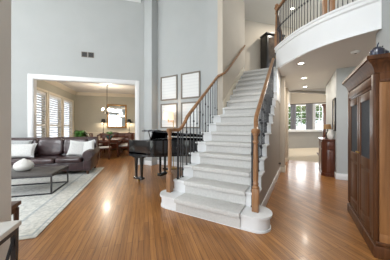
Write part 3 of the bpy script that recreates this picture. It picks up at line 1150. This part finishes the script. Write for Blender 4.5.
for s, lab in ((-1, 'black shaded buffet lamp left of the gilt mirror'), (1, 'black shaded buffet lamp right of the gilt mirror')):
    p = E(-1.50 + s * 0.68, E1D - 0.22, 0.955)
    t = thing('buffet_lamp', lab, 'lamp', p, R45, 'buffet lamps')
    MB().lathe([(0.07, 0), (0.07, 0.015), (0.025, 0.04), (0.012, 0.08), (0.02, 0.2), (0.012, 0.32), (0.012, 0.66)], n=16).build('base', M_DARKMETAL, t)
    sh = MB()
    sh.lathe([(0.125, 0.60), (0.085, 0.79), (0.081, 0.79), (0.121, 0.60), (0.125, 0.60)], n=24)
    bmf = [f for f in sh.bm.faces if len(f.verts) > 4]
    bmesh.ops.delete(sh.bm, geom=bmf, context='FACES_ONLY')
    sh.build('lamp_shade', M_BLACKCAB, t)
    MB().puff((0, 0, 0.69), 0.03, 0.03, 0.045, 1.0, nu=12, nv=8).build('bulb', M_BULB, t)
    lamp('buffet_glow', 'POINT', (p.x, p.y, p.z + 0.62), 16, WARM, 0.03)

p = E(-1.58, 8.95)
t = thing('chandelier', 'small bronze chandelier with lit glass shades over the dining table', 'chandelier', (p.x, p.y, 0), R45)
MB().lathe([(0.07, ZD - 0.04), (0.075, ZD)], n=20).build('canopy', M_DARKMETAL, t)
MB().rod((0, 0, 2.28), (0, 0, ZD - 0.03), 0.012).build('rod', M_DARKMETAL, t)
MB().lathe([(0.01, 1.88), (0.03, 1.90), (0.045, 1.98), (0.02, 2.05), (0.03, 2.15), (0.015, 2.3)], n=14).build('hub', M_DARKMETAL, t)
for k in range(5):
    a = 2 * PI * k / 5 + 0.3
    c, s = math.cos(a), math.sin(a)
    MB().tube([(0.02 * c, 0.02 * s, 1.98), (0.12 * c, 0.12 * s, 1.93), (0.18 * c, 0.18 * s, 1.96), (0.21 * c, 0.21 * s, 2.03)], 0.009, 8).build('arm', M_DARKMETAL, t)
    MB().lathe([(0.02, 2.03), (0.036, 2.05), (0.043, 2.12), (0.036, 2.125)], cx=0.21 * c, cy=0.21 * s, n=16).build('glass_shade', M_BULB, t)
lamp('chandelier_glow', 'POINT', (p.x, p.y, 2.25), 85, (1.0, 0.88, 0.72), 0.08)

t = thing('potted_plant', 'bushy green potted plant behind the sofa by the dining windows', 'plant', E(-2.2, 7.55), 0)
MB().lathe([(0.13, 0), (0.17, 0.30), (0.185, 0.30), (0.185, 0.34), (0.16, 0.34), (0.15, 0.28)], n=20).build('pot', M_SHRUBPOT, t)
m = MB()
leaf_burst(m, 140, 0.34, 0.84, 0.055, 8, 0.12, 0.34)
m.build('foliage', M_LEAF, t)
m = MB()
for k in range(6):
    a = k * 1.05
    m.rod((0.03 * math.cos(a), 0.03 * math.sin(a), 0.27), (0.12 * math.cos(a), 0.12 * math.sin(a), 0.75), 0.012, 0.006, 6)
m.build('stem', M_LEAF, t)

# ------------------------------------------------------------------ wall vent, framed prints
t = thing('air_vent', 'pair of dark square return vents high on the grey wall', 'vent', E(-1.74, E1W, 3.62), R45)
for x in (-0.095, 0.095):
    m = MB()
    for (xa, xb, za, zb) in ((-0.085, -0.07, -0.085, 0.085), (0.07, 0.085, -0.085, 0.085), (-0.07, 0.07, 0.07, 0.085), (-0.07, 0.07, -0.085, -0.07)):
        m.box(x + xa, x + xb, -0.016, -0.002, za, zb)
    g = m.build('grille_frame', M_FRAME, t)
    m = MB()
    m.box(x - 0.07, x + 0.07, -0.006, -0.002, -0.07, 0.07)
    for j in range(6):
        m.box(x - 0.07, x + 0.07, -0.014, -0.006, -0.06 + j * 0.022, -0.052 + j * 0.022)
    m.build('grille', M_VENT, g)


def picture(x0, x1, z0, z1, lab):
    t = thing('framed_print', lab, 'picture', ((x0 + x1) / 2, BPIC, (z0 + z1) / 2), 0, 'framed prints above the piano')
    w, h = (x1 - x0) / 2, (z1 - z0) / 2
    m = MB()
    f = 0.045
    for (xa, xb, za, zb) in ((-w, -w + f, -h, h), (w - f, w, -h, h), (-w + f, w - f, h - f, h), (-w + f, w - f, -h, -h + f)):
        m.box(xa, xb, -0.035, -0.002, za, zb, 0.006)
    m.build('frame', M_FRAME, t)
    MB().box(-w + f, w - f, -0.014, -0.004, -h + f, h - f).build('print', M_PAPER, t)
    return t


picture(-4.19, -3.495, 2.20, 3.02, 'upper left framed print on the grey wall, nearer the column')
picture(-3.345, -2.645, 2.20, 3.02, 'upper right framed print on the grey wall, nearer the stairs')
picture(-4.19, -3.495, 1.26, 2.09, 'lower left framed print behind the lit lamp shade')
picture(-3.345, -2.645, 1.26, 2.09, 'lower right framed print partly behind the oak handrail')

# floor lamp behind piano
t = thing('floor_lamp', 'swing-arm floor lamp with lit linen shade behind the piano', 'lamp', (-3.46, 4.72, 0))
MB().lathe([(0.13, 0), (0.13, 0.02), (0.03, 0.035), (0.012, 0.05)], n=20).build('base', M_BRASS, t)
MB().rod((0, 0, 0.04), (0, 0, 1.5), 0.011).build('pole', M_BRASS, t)
MB().tube([(0, 0, 1.46), (-0.08, -0.02, 1.47), (-0.17, -0.04, 1.46)], 0.008, 8).build('arm', M_BRASS, t)
sh = MB()
sh.lathe([(0.17, 1.54), (0.15, 1.78), (0.146, 1.78), (0.166, 1.54), (0.17, 1.54)], cx=-0.17, cy=-0.04, n=28)
bmesh.ops.delete(sh.bm, geom=[f for f in sh.bm.faces if len(f.verts) > 4], context='FACES_ONLY')
sh.build('lamp_shade', M_SHADE, t)
MB().rod((-0.17, -0.04, 1.45), (-0.17, -0.04, 1.60), 0.012).build('socket', M_BRASS, t)
MB().puff((-0.17, -0.04, 1.64), 0.03, 0.03, 0.045, 1.0, nu=12, nv=8).build('bulb', M_BULB, t)
lamp('floor_lamp_glow', 'POINT', (-3.63, 4.68, 1.74), 2.5, WARM, 0.05)

# ------------------------------------------------------------------ grand piano: keyboard toward -x, bent side toward the camera
px, py = -3.50, 3.02
t = thing('grand_piano', 'black lacquer grand piano with raised lid behind the left railing', 'piano', (px, py, 0))
L_, W_ = 1.50, 1.43
out = [(0.0, 0.0), (0.55, 0.0)]
for i in range(1, 13):
    s = i / 12
    x = 0.55 + s * 0.78
    y = 0.50 * (3 * s * s - 2 * s ** 3)
    out.append((x, y))
for i in range(1, 9):
    a = -PI / 2 + PI * i / 8
    out.append((1.33 + 0.23 * math.cos(a), 0.965 + 0.465 * math.sin(a)))
out += [(0.6, W_), (0.0, W_)]
MB().prism([p for p in out if p[0] >= 0.0], 0.68, 0.72).build('soundboard', M_LACQUER, t)
m = MB()
inner = []
n = len(out)
for i in range(n):
    p0, p1, p2 = Vector(out[i - 1]), Vector(out[i]), Vector(out[(i + 1) % n])
    d = ((p1 - p0).normalized() + (p2 - p1).normalized())
    d.normalize()
    nn = Vector((-d.y, d.x))
    inner.append(tuple(p1 + nn * 0.045))
z0, z1 = 0.64, 1.0
vv = [(p[0], p[1], z0) for p in out] + [(p[0], p[1], z1) for p in out] + [(p[0], p[1], z0) for p in inner] + [(p[0], p[1], z1) for p in inner]
ff = []
for i in range(n - 1):
    j = i + 1
    ff += [(i, j, n + j, n + i), (n + i, n + j, 3 * n + j, 3 * n + i), (3 * n + i, 3 * n + j, 2 * n + j, 2 * n + i), (2 * n + i, 2 * n + j, j, i)]
ff += [(0, n, 3 * n, 2 * n), (n - 1, 2 * n - 1 + 0, 4 * n - 1, 3 * n - 1)]
m._add(vv, ff)
m.build('rim', M_LACQUER, t)
MB().box(-0.04, 0.36, 0.05, W_ - 0.05, 0.60, 0.68, 0.01).build('key_bed', M_LACQUER, t)
MB().box(-0.02, 0.13, 0.14, W_ - 0.14, 0.68, 0.705).build('white_keys', M_IVORY, t)
m = MB()
for i in range(36):
    y = 0.16 + (W_ - 0.32) * (i + 0.5) / 36
    if i % 7 not in (2, 6):
        m.box(0.03, 0.13, y - 0.006, y + 0.006, 0.705, 0.718)
m.build('black_keys', M_LACQUER, t)
MB().box(0.13, 0.17, 0.045, W_ - 0.045, 0.68, 0.98, 0.006).build('fallboard', M_LACQUER, t)
# lid: front flap folded back, main lid raised on the camera side, hinged on the far spine
tilt = math.radians(-7.5)
LM = Matrix.Translation((0, W_, 1.01)) @ Matrix.Rotation(tilt, 4, 'X') @ Matrix.Translation((0, -W_, -1.01))
m = MB(LM)
lidp = [(p[0] + 0.0, p[1] - 0.02) for p in out if p[0] >= 0.42]
m.prism([(0.42, -0.02)] + lidp + [(0.42, W_)], 1.01, 1.035)
m.build('lid', M_LACQUER, t)
m = MB(LM)
m.box(0.44, 0.86, 0.0, W_ - 0.02, 1.036, 1.056, 0.004)
m.build('front_flap', M_LACQUER, t)
MB().rod((0.62, 0.08, 0.98), (0.60, 0.02, 1.195), 0.012).build('lid_prop', M_LACQUER, t)
m = MB()
m.box(0.30, 0.325, 0.40, 1.03, 1.0, 1.22, 0.004, R=Matrix.Translation((0.30, 0, 1.0)) @ Matrix.Rotation(0.25, 4, 'Y') @ Matrix.Translation((-0.30, 0, -1.0)))
m.box(0.24, 0.32, 0.42, 1.01, 0.995, 1.01)
m.build('music_desk', M_LACQUER, t)
for (lx, ly) in ((0.16, 0.16), (0.16, W_ - 0.18), (1.22, 1.02)):
    lg = MB()
    for q_ in (-0.09, 0.09):
        lg.lathe([(0.034, 0.10), (0.030, 0.16), (0.036, 0.40), (0.048, 0.56), (0.048, 0.60)], cx=lx + q_, cy=ly, n=14)
    lg.box(lx - 0.14, lx + 0.14, ly - 0.05, ly + 0.05, 0.06, 0.11, 0.008)
    lg.box(lx - 0.15, lx + 0.15, ly - 0.07, ly + 0.07, 0.57, 0.64, 0.006)
    lo = lg.build('leg', M_LACQUER, t)
    MB().rod((lx - 0.015, ly, 0.03), (lx + 0.015, ly, 0.03), 0.03, n=14).rod((lx, ly, 0.03), (lx, ly, 0.07), 0.02).build('caster', M_BRASS, lo)
m = MB()
m.box(0.40, 0.44, W_ / 2 - 0.11, W_ / 2 - 0.07, 0.12, 0.66)
m.box(0.40, 0.44, W_ / 2 + 0.07, W_ / 2 + 0.11, 0.12, 0.66)
m.box(0.36, 0.48, W_ / 2 - 0.14, W_ / 2 + 0.14, 0.06, 0.13, 0.01)
ly = m.build('pedal_lyre', M_LACQUER, t)
for k in (-1, 0, 1):
    MB().box(0.26, 0.36, W_ / 2 + k * 0.07 - 0.012, W_ / 2 + k * 0.07 + 0.012, 0.075, 0.085).build('pedal', M_BRASS, ly)

# ------------------------------------------------------------------ living area: rug, sofa, pillows, coffee table, vase
RX, RY = 1.75, 1.95
o = MB().box(-RX, RX, -RY, RY, 0.0, 0.012, 0.004).build('area_rug', rug_mat(RX, RY))
tag(o, 'faded cream and grey patterned rug under the coffee table', 'rug', None, E(-1.22 - RX, 2.58 + RY, 0.001), R45)

SX, SY = -2.56, 6.05
t = thing('sofa', 'oxblood leather rolled-arm sofa against the dining opening', 'sofa', E(SX, SY, 0.013), R45)
HL = 1.19
MB().box(-HL + 0.06, HL - 0.06, -0.40, 0.44, 0.10, 0.34, 0.03).build('base', M_LEATHER, t)
m = MB()
prof = [(0.47, 0.12), (0.47, 0.90), (0.45, 0.95), (0.40, 0.985), (0.33, 0.985), (0.28, 0.94), (0.26, 0.86), (0.18, 0.34), (0.18, 0.12)]
m.prism_yz(prof, -HL + 0.05, HL - 0.05)
m.build('backrest', M_LEATHER, t)
for s in (-1, 1):
    m = MB()
    cx = s * (HL - 0.12)
    m.box(cx - 0.095, cx + 0.095, -0.43, 0.42, 0.10, 0.52, 0.03)
    # rolled top, bulging outwards
    pathr = [(cx + 0.02 * s, -0.47, 0.52), (cx + 0.02 * s, -0.44, 0.52), (cx + 0.02 * s, 0.0, 0.53), (cx + 0.02 * s, 0.40, 0.56)]
    m.tube(pathr, [0.115, 0.135, 0.14, 0.14], 18)
    m.build('arm', M_LEATHER, t)
cw = (2 * HL - 0.50) / 3
for k in range(3):
    cx = -HL + 0.25 + cw * (k + 0.5)
    MB().puff((cx, -0.12, 0.40), cw / 2 - 0.004, 0.35, 0.085, 0.18, q=0.45).build('seat_cushion', M_LEATHER, t)
    MB().puff((cx, 0.20, 0.72), cw / 2 - 0.002, 0.12, 0.26, 0.25, Matrix.Rotation(-0.16, 3, 'X'), q=0.5).build('back_cushion', M_LEATHER, t)
for sx in (-1, 1):
    for y in (-0.36, 0.38):
        MB().lathe([(0.03, 0.0), (0.045, 0.10)], cx=sx * (HL - 0.12), cy=y, n=14).build('foot', M_STOOLWOOD, t)


def pill(lx, ly, lz, w, h, tk, lean, yaw, roll, mat, lab):
    R = Matrix.Rotation(yaw, 3, 'Z') @ Matrix.Rotation(-lean, 3, 'X') @ Matrix.Rotation(roll, 3, 'Y')
    o = MB().pillow((0, 0, 0), w, h, tk, R).build('throw_pillow', mat)
    p = E(SX + lx, SY + ly, lz)
    tag(o, lab, 'pillow', 'pillows on the leather sofa', p, R45)
    return o


pill(-0.70, 0.00, 0.73, 0.56, 0.46, 0.15, 0.35, 0.05, 0.06, M_PILLOW2, 'grey textured pillow at the left end of the sofa, behind another')
pill(-0.56, -0.16, 0.68, 0.68, 0.40, 0.15, 0.45, 0.0, 0.0, M_PILLOW, 'wide ivory pillow at the left end of the sofa, in front')
pill(0.72, -0.04, 0.69, 0.46, 0.46, 0.15, 0.42, 0.05, 0.12, M_PILLOW, 'ivory square pillow on the right half of the sofa')
pill(0.98, -0.05, 0.69, 0.42, 0.46, 0.14, 0.40, -0.30, -0.22, M_PILLOW, 'ivory pillow leaning on the right sofa arm')

CX0, CX1, CY0, CY1 = -2.98, -1.70, 4.14, 4.96
t = thing('coffee_table', 'charcoal coffee table with open black metal frame on the rug', 'coffee table', E((CX0 + CX1) / 2, (CY0 + CY1) / 2, 0.013), R45)
hx, hy = (CX1 - CX0) / 2, (CY1 - CY0) / 2
MB().box(-hx, hx, -hy, hy, 0.355, 0.395, 0.004).build('tabletop', M_SLATE, t)
q = 0.012
for sx in (-1, 1):
    for sy in (-1, 1):
        MB().box(sx * (hx - q) - q, sx * (hx - q) + q, sy * (hy - q) - q, sy * (hy - q) + q, 0, 0.355).build('leg', M_IRON, t)
m = MB()
for sy in (-1, 1):
    m.box(-hx + 2 * q, hx - 2 * q, sy * (hy - q) - q, sy * (hy - q) + q, 0.0, 0.022)
    m.box(-hx + 2 * q, hx - 2 * q, sy * (hy - q) - q, sy * (hy - q) + q, 0.333, 0.355)
for sx in (-1, 1):
    m.box(sx * (hx - q) - q, sx * (hx - q) + q, -hy + 2 * q, hy - 2 * q, 0.0, 0.022)
    m.box(sx * (hx - q) - q, sx * (hx - q) + q, -hy + 2 * q, hy - 2 * q, 0.333, 0.355)
m.build('frame', M_IRON, t)
vm = MB()
vm.lathe([(0.08, 0), (0.125, 0.018), (0.158, 0.06), (0.164, 0.10), (0.147, 0.15), (0.105, 0.19), (0.06, 0.215), (0.025, 0.232), (0.018, 0.245), (0.012, 0.245)], n=36)
o = vm.build('gourd_vase', M_CERAMIC, angle=60)
tag(o, 'squat white ceramic vase on the coffee table', 'vase', None, E(-2.38, 4.60, 0.409))

# ------------------------------------------------------------------ near left: wall end, console, stool
m = MB(ROT45)
m.box(-1.22, -0.85, 1.36, 1.51, 0, ZC)
struct('wall_near', m, plain('pale_taupe_paint', (0.70, 0.665, 0.62), 0.75, 0.02, 2), 'beige wall end at the left edge beside the console', 'wall')
CE2, CE1 = -0.70, 1.335
t = thing('console_table', 'console table with white stone top and black metal frame, near left corner', 'console table', E(CE2, CE1), R45)
MB().box(-1.0, 0, -0.36, 0, 0.72, 0.75, 0.004).build('tabletop', M_STONE, t)
m = MB()
m.box(-1.0 + 0.02, -0.012, -0.036, -0.012, 0.69, 0.72)
m.box(-1.0 + 0.02, -0.012, -0.348, -0.324, 0.69, 0.72)
m.box(-0.036, -0.012, -0.324, -0.036, 0.69, 0.72)
m.box(-0.98, -0.956, -0.324, -0.036, 0.69, 0.72)
m.build('frame', M_IRON, t)
for x in (-0.968, -0.024):
    for y in (-0.336, -0.024):
        MB().box(x - 0.012, x + 0.012, y - 0.012, y + 0.012, 0, 0.69).build('leg', M_IRON, t)
MB().rod((-0.024, -0.03, 0.16), (-0.024, -0.33, 0.66), 0.008).rod((-0.024, -0.33, 0.16), (-0.024, -0.03, 0.66), 0.008).build('cross_brace', M_IRON, t)
t = thing('wooden_stool', 'dark walnut stool behind the console, half hidden by the wall end', 'stool', E(-1.46, 2.16), R45)
MB().box(-0.22, 0.22, -0.2, 0.2, 0.49, 0.53, 0.006).build('seat', M_STOOLWOOD, t)
MB().box(-0.20, 0.20, -0.18, 0.18, 0.43, 0.49).build('apron', M_STOOLWOOD, t)
for sx in (-1, 1):
    for sy in (-1, 1):
        MB().rod((0.19 * sx, 0.17 * sy, 0.47), (0.19 * sx, 0.17 * sy, 0), 0.024, 0.018).build('leg', M_STOOLWOOD, t)

# ------------------------------------------------------------------ armoire
AX0, AX1, AY0, AY1 = 0.655, 1.02, 2.50, 3.66
t = thing('armoire', 'tall dark wooden armoire with fabric-panelled doors against the right wall', 'armoire', (AX0, AY0, 0))
D, Wd = AX1 - AX0, AY1 - AY0
MB().box(0.02, D, 0.02, Wd - 0.02, 0.16, 1.84, 0.004).build('body', M_CHERRY, t)
# base plinth
m = MB()
m.box(-0.015, D, -0.02, Wd + 0.02, 0.0, 0.12, 0.006)
m.box(0.0, D, -0.005, Wd + 0.005, 0.12, 0.16, 0.01)
m.build('plinth', M_CHERRY, t)
# cornice, stepped
m = MB()
secs = [(0.008, 1.84), (0.012, 1.865), (0.020, 1.89), (0.040, 1.925), (0.066, 1.95), (0.070, 1.958), (0.082, 1.962), (0.082, 2.0)]
vs_ = [p for ov, z in secs for p in ((-ov, -ov, z), (D, -ov, z), (D, Wd + ov * 0.2, z), (-ov, Wd + ov * 0.2, z))]
fs_ = [(4 * i + k, 4 * i + (k + 1) % 4, 4 * i + 4 + (k + 1) % 4, 4 * i + 4 + k) for i in range(len(secs) - 1) for k in range(4)]
fs_ += [(3, 2, 1, 0), tuple(4 * (len(secs) - 1) + k for k in range(4))]
m._add(vs_, fs_)
m.build('cornice', M_CHERRY, t)
m = MB()
m.box(0.0, 0.02, 0.03, Wd - 0.03, 1.70, 1.84, 0.003)
m.box(-0.012, 0.0, 0.08, Wd - 0.08, 1.73, 1.81, 0.005)
m.build('frieze_panel', M_CHERRY, t)
for y in (0.0, Wd - 0.075):
    m = MB()
    m.box(-0.012, 0.03, y, y + 0.075, 0.16, 1.84, 0.008)
    m.build('corner_post', M_CHERRY, t)
mid = Wd / 2
for (ya, yb, hs) in ((0.078, mid - 0.003, -1), (mid + 0.003, Wd - 0.078, 1)):
    m = MB()
    f = 0.075
    m.box(-0.005, 0.018, ya, ya + f, 0.18, 1.69, 0.004)
    m.box(-0.005, 0.018, yb - f, yb, 0.18, 1.69, 0.004)
    for (za, zb) in ((0.18, 0.28), (0.84, 0.95), (1.60, 1.69)):
        m.box(-0.005, 0.018, ya + f, yb - f, za, zb, 0.004)
    d = m.build('door', M_CHERRY, t)
    MB().box(0.004, 0.016, ya + f, yb - f, 0.95, 1.60).build('fabric_panel', M_BLUEFAB, d)
    MB().box(0.0, 0.016, ya + f, yb - f, 0.28, 0.84).box(-0.006, 0.002, ya + f + 0.03, yb - f - 0.03, 0.32, 0.80, 0.006).build('wood_panel', M_CHERRY, d)
    kb = MB().lathe([(0.006, 0), (0.013, 0.014), (0.010, 0.022)], n=12).build('knob', M_BRASS, d)
    kb.matrix_local = Matrix.Translation((-0.005, (mid - 0.04) if hs < 0 else (mid + 0.04), 0.98)) @ Matrix.Rotation(-PI / 2, 4, 'Y')
# framed end panel facing the camera
m = MB()
m.box(0.03, D, 0.0, 0.02, 0.16, 1.76)
m.build('end_board', M_CHERRYLIT, t)
m = MB()
m.box(0.03, D, -0.006, 0.0, 0.16, 0.24, 0.003)
m.box(0.03, 0.09, -0.006, 0.0, 0.24, 1.745, 0.003)
m.build('end_frame', M_CHERRYLIT, t)
MB().box(0.03, D, -0.002, 0.02, 1.76, 1.84).box(0.03, D, -0.014, 0.0, 1.745, 1.77, 0.004).build('end_frieze', M_CHERRY, t)
ZA = 2.0
t = thing('ceramic_apple', 'dark blue ceramic apple with stem on top of the armoire, nearer the camera', 'ornament', (0.69, 2.58, ZA), 0, 'ornaments on the armoire')
MB().lathe([(0.02, 0), (0.044, 0.01), (0.060, 0.05), (0.056, 0.09), (0.034, 0.115), (0.012, 0.108)], n=22).build('fruit', M_BLUECER, t)
MB().tube([(0, 0, 0.105), (0.003, 0, 0.14), (0.012, 0, 0.165)], 0.006, 8).build('stem', M_BLUECER, t)
t = dup(t, (0.76, 2.70, ZA), 0.8, 'dark blue ceramic apple with stem on top of the armoire, nearer the balcony', 'ornaments on the armoire')

# ------------------------------------------------------------------ hall sideboard and things on it
t = thing('hall_chest', 'dark red-brown canted chest against the hall wall', 'chest', (0.785, 5.93, 0))
def hexo(o, d):
    return [(-0.27 - o, 0.10 - o * .4), (-0.18 - o, 0.0 - o), (0.0, 0.0 - o), (0.0, 1.1 + o), (-0.18 - o, 1.1 + o), (-0.27 - o, 1.0 + o * .4)]
MB().prism(hexo(0, 0), 0.08, 0.94).build('body', M_MAHOG, t)
MB().prism(hexo(0.025, 0), 0.94, 0.975).build('top', M_MAHOG, t)
MB().prism(hexo(0.015, 0), 0.0, 0.08).build('plinth', M_MAHOG, t)
for z0, z1 in ((0.72, 0.90), (0.12, 0.69)):
    d = MB().box(-0.282, -0.271, 0.14, 0.54, z0, z1, 0.003).build('door' if z1 < 0.7 else 'drawer', M_MAHOG, t)
    d2 = MB().box(-0.282, -0.271, 0.56, 0.96, z0, z1, 0.003).build('door' if z1 < 0.7 else 'drawer', M_MAHOG, t)
    MB().box(-0.16, -0.02, -0.010, 0.0, z0, z1, 0.003).build('end_panel', M_MAHOG, t)
t = thing('table_lamp', 'small bronze lamp with amber shade on the hall chest', 'lamp', (0.655, 6.20, 0.975))
MB().lathe([(0.055, 0), (0.06, 0.02), (0.03, 0.05), (0.055, 0.11), (0.04, 0.17), (0.012, 0.20), (0.01, 0.30)], n=16).build('base', M_DARKMETAL, t)
sh = MB()
sh.lathe([(0.10, 0.27), (0.07, 0.40), (0.067, 0.40), (0.097, 0.27), (0.10, 0.27)], n=22)
bmesh.ops.delete(sh.bm, geom=[f for f in sh.bm.faces if len(f.verts) > 4], context='FACES_ONLY')
sh.build('lamp_shade', plain('amber_shade', (0.30, 0.17, 0.07), 0.6, 0.2), t)
o = MB().lathe([(0.045, 0), (0.075, 0.06), (0.08, 0.13), (0.05, 0.20), (0.035, 0.24), (0.045, 0.26), (0.035, 0.26)], n=20).build('bud_vase', M_CERAMIC)
tag(o, 'white vase on the hall chest beside the bronze lamp', 'vase', None, (0.70, 6.03, 0.975))
t = thing('hall_picture', 'narrow dark framed picture on the pale hall wall', 'picture', (0.79, 5.98, 1.62))
m = MB()
for (ya, yb, za, zb) in ((-0.2, -0.17, -0.42, 0.42), (0.17, 0.2, -0.42, 0.42), (-0.17, 0.17, 0.39, 0.42), (-0.17, 0.17, -0.42, -0.39)):
    m.box(-0.035, -0.002, ya, yb, za, zb, 0.004)
m.build('frame', M_BLACKCAB, t)
MB().box(-0.018, -0.004, -0.17, 0.17, -0.39, 0.39).build('print', plain('dim_print', (0.25, 0.22, 0.17), 0.5, 0.5, 6), t)
t = thing('bookcase', 'tall dark red wooden cabinet in the room beyond the hall', 'cabinet', (0.915, 9.0, 0.004))
MB().box(-0.12, 0.5, -0.2, 0.2, 0.0, 2.12, 0.008).build('body', M_MAHOG, t)
MB().box(-0.16, 0.54, -0.24, 0.24, 2.12, 2.2, 0.015).build('cornice', M_MAHOG, t)
for x0 in (-0.10, 0.20):
    d = MB().box(x0, x0 + 0.28, -0.216, -0.201, 0.1, 2.05, 0.004).build('door', M_MAHOG, t)
    MB().rod((x0 + 0.03, -0.23, 1.0), (x0 + 0.03, -0.23, 1.1), 0.008).build('handle', M_BRASS, d)

# ------------------------------------------------------------------ family room beyond
m = MB(ROT45)
m.box(4.5, 13.0, 9.2, 9.35, 0.0, 1.0)
struct('wall_half', m, M_GREYHALF, 'grey half wall across the carpeted room beyond the hall', 'wall')
m = MB(ROT45)
m.box(4.5, 13.0, 9.12, 9.45, 1.0, 1.14, 0.01)
struct('trim_7', m, M_WHITE, 'white ledge capping the grey half wall', 'trim')
BF = 15.5
o = MB().box(-0.9, 0.9, -0.8, 0.8, 0, 0.01).build('area_rug', plain('plum_rug', (0.16, 0.12, 0.14), 0.95, 0.35, 12, spec=0.1))
tag(o, 'dark plum rug on the beige carpet beyond the hall chest', 'rug', None, (1.62, 10.3, 0.005))
def a_at(x, b=BF):
    r = (x - 195) / 185
    c, s = math.cos(YAW), math.sin(YAW)
    return b * (r * c - s) / (c + r * s)
ZF = 4.2
wins = [(a_at(280), a_at(290.5)), (a_at(296), a_at(306.5)), (a_at(314.5), a_at(325))]
m = MB(Matrix.Translation((0, BF, 0)))
wall_boxes(m, 9, 0, ZF, 0.15, [(a, b, 0.5, 2.85) for a, b in wins], -4)
struct('wall_far', m, M_WARMWALL, 'beige far wall with tall windows beyond the hall', 'wall')
struct('ceiling_far', MB().box(-0.62, 9, 8.3, BF + 0.15, ZF, ZF + 0.1), M_CEIL, 'ceiling of the room beyond the hall', 'ceiling')
struct('ceiling_far_low', MB().box(-4, -0.62, 8.3, BF + 0.15, 2.86, 2.91), M_CEIL, 'lower ceiling at the left of the room beyond the hall', 'ceiling')
struct('wall_far_left', MB().box(-4.0, -3.85, 8.3, BF, 0, 2.86).box(-3.85, -0.62, 8.3, 8.4, 0, 2.86),
       M_WARMWALL, 'beige left walls of the room beyond the hall', 'wall')
struct('wall_far_upper', MB().box(-0.70, -0.62, 9.2, BF, 2.91, ZF), M_WARMWALL, 'beige upper side wall of the room beyond the hall', 'wall')
struct('wall_far_header', MB().box(-0.62, 0.94, 8.3, 8.36, ZS, ZF).box(0.94, 9, 8.3, 8.4, 0, ZF), M_WARMWALL, 'beige header wall where the hall ceiling ends', 'wall')
for i, (a, b) in enumerate(wins):
    m = MB(Matrix.Translation((0, BF, 0)))
    z0, z1 = 0.5, 2.85
    for (xa, xb, za, zb) in ((a - 0.08, a, z0 - .08, z1 + .08), (b, b + 0.08, z0 - .08, z1 + .08), (a, b, z1, z1 + .08), (a, b, z0 - .08, z0)):
        m.box(xa, xb, -0.02, 0.0, za, zb)
    for k in range(1, 2):
        xx = a + (b - a) * k / 2
        m.box(xx - 0.025, xx + 0.025, 0.04, 0.08, z0, z1)
    for k in range(1, 5):
        zz = z0 + (z1 - z0) * k / 5
        m.box(a, b, 0.04, 0.08, zz - 0.02, zz + 0.02)
    lab = ['tall paned window beyond the hall, at its left edge', 'tall paned window beyond the hall, between grey curtains', 'tall paned window beyond the hall, right of the curtains'][i]
    w = struct('window_%d' % (i + 4), m, M_WHITE, lab, 'window')
    MB().box(a, b, BF + 0.09, BF + 0.096, z0, z1).build('pane', M_GLASS, w)


def curtain(x0, x1, mat, lab, grp):
    m = MB()
    n = 40
    P = []
    for i in range(n + 1):
        s = i / n
        P.append((x0 + (x1 - x0) * s, 0.04 * math.sin(s * PI * 2 * max(3, (x1 - x0) / 0.09))))
    pts = [(p[0], p[1] - 0.01) for p in P] + [(p[0], p[1] + 0.01) for p in reversed(P)]
    m.prism([(p[0] - x0, p[1]) for p in pts], 0.05, 2.93)
    o = m.build('curtain', mat)
    tag(o, lab, 'curtain', grp, (x0, BF - 0.16, 0), 0)
    return o


curtain(a_at(290.6), a_at(296.2), M_GREYCURT, 'grey curtain on the left of the far middle window', 'curtains in the far room')
curtain(a_at(305.8), a_at(312.4), M_GREYCURT, 'grey curtain on the right of the far middle window', 'curtains in the far room')
curtain(a_at(312.6), a_at(315.4), M_SHEER, 'white curtain between the two far windows on the right', 'curtains in the far room')
o = MB().rod((a_at(280), 0, 0), (a_at(326), 0, 0), 0.02).build('curtain_rod', M_DARKMETAL)
tag(o, 'dark curtain rod above the far windows', 'curtain rod', None, (0, BF - 0.16, 2.96))

# ------------------------------------------------------------------ outside: lawn and trees behind the windows
struct('ground', MB().box(-30, 30, BF + 0.2, 60, -0.3, -0.2), M_LAWN, 'lawn outside the far windows', 'ground')


def tree(loc, r, h, lab, seed):
    t = thing('tree', lab, 'tree', loc, 0, 'trees outside')
    MB().rod((0, 0, 0), (0, 0, h), 0.18, 0.10).build('trunk', M_BARK, t)
    rnd = random.Random(seed)
    m = MB()
    for i in range(900):
        d = Vector((rnd.gauss(0, 1), rnd.gauss(0, 1), rnd.gauss(0, 1))).normalized() * r * rnd.uniform(0.5, 1.0)
        d.z *= 0.8
        c = Vector((0, 0, h)) + d
        u = Vector((rnd.gauss(0, 1), rnd.gauss(0, 1), rnd.gauss(0, 1))).normalized()
        v = u.cross(Vector((rnd.gauss(0, 1), rnd.gauss(0, 1), rnd.gauss(0, 1)))).normalized()
        k = 0.16 * r / 1.5
        m._add([c - u * k, c - v * k * .6, c + u * k, c + v * k * .6], [(0, 1, 2, 3)])
    m.build('crown', M_LEAF2, t, smooth=False)
    return t


tree((-1.6, 21, -0.2), 2.0, 2.6, 'leafy tree outside behind the leftmost far window', 1)
tree((1.0, 25, -0.2), 2.0, 3.4, 'leafy tree outside behind the middle far window', 2)
tree((3.4, 22, -0.2), 1.6, 2.8, 'leafy tree outside behind the right far window', 3)
struct('ground_front', MB().box(-30, 20, -40, -3.9, -0.3, -0.2), M_LAWN, 'lawn outside the front windows', 'ground')
tree((-2.6, -12, -0.2), 2.0, 2.4, 'leafy tree on the front lawn behind the camera', 5)
tree((-7.5, -11, -0.2), 2.0, 2.6, 'leafy tree outside the living room front windows', 6)
pt = E(-7.2, 9.2, -0.2)
tree(pt, 1.8, 2.3, 'leafy tree outside the shuttered dining windows', 4)

# daylight through the far windows and dining windows
for i, (a, b) in enumerate(wins):
    lamp('window_daylight', 'AREA', ((a + b) / 2, BF + 0.3, 1.7), 60, (0.9, 0.96, 1.0), b - a, (-PI / 2, 0, 0), 2.2)
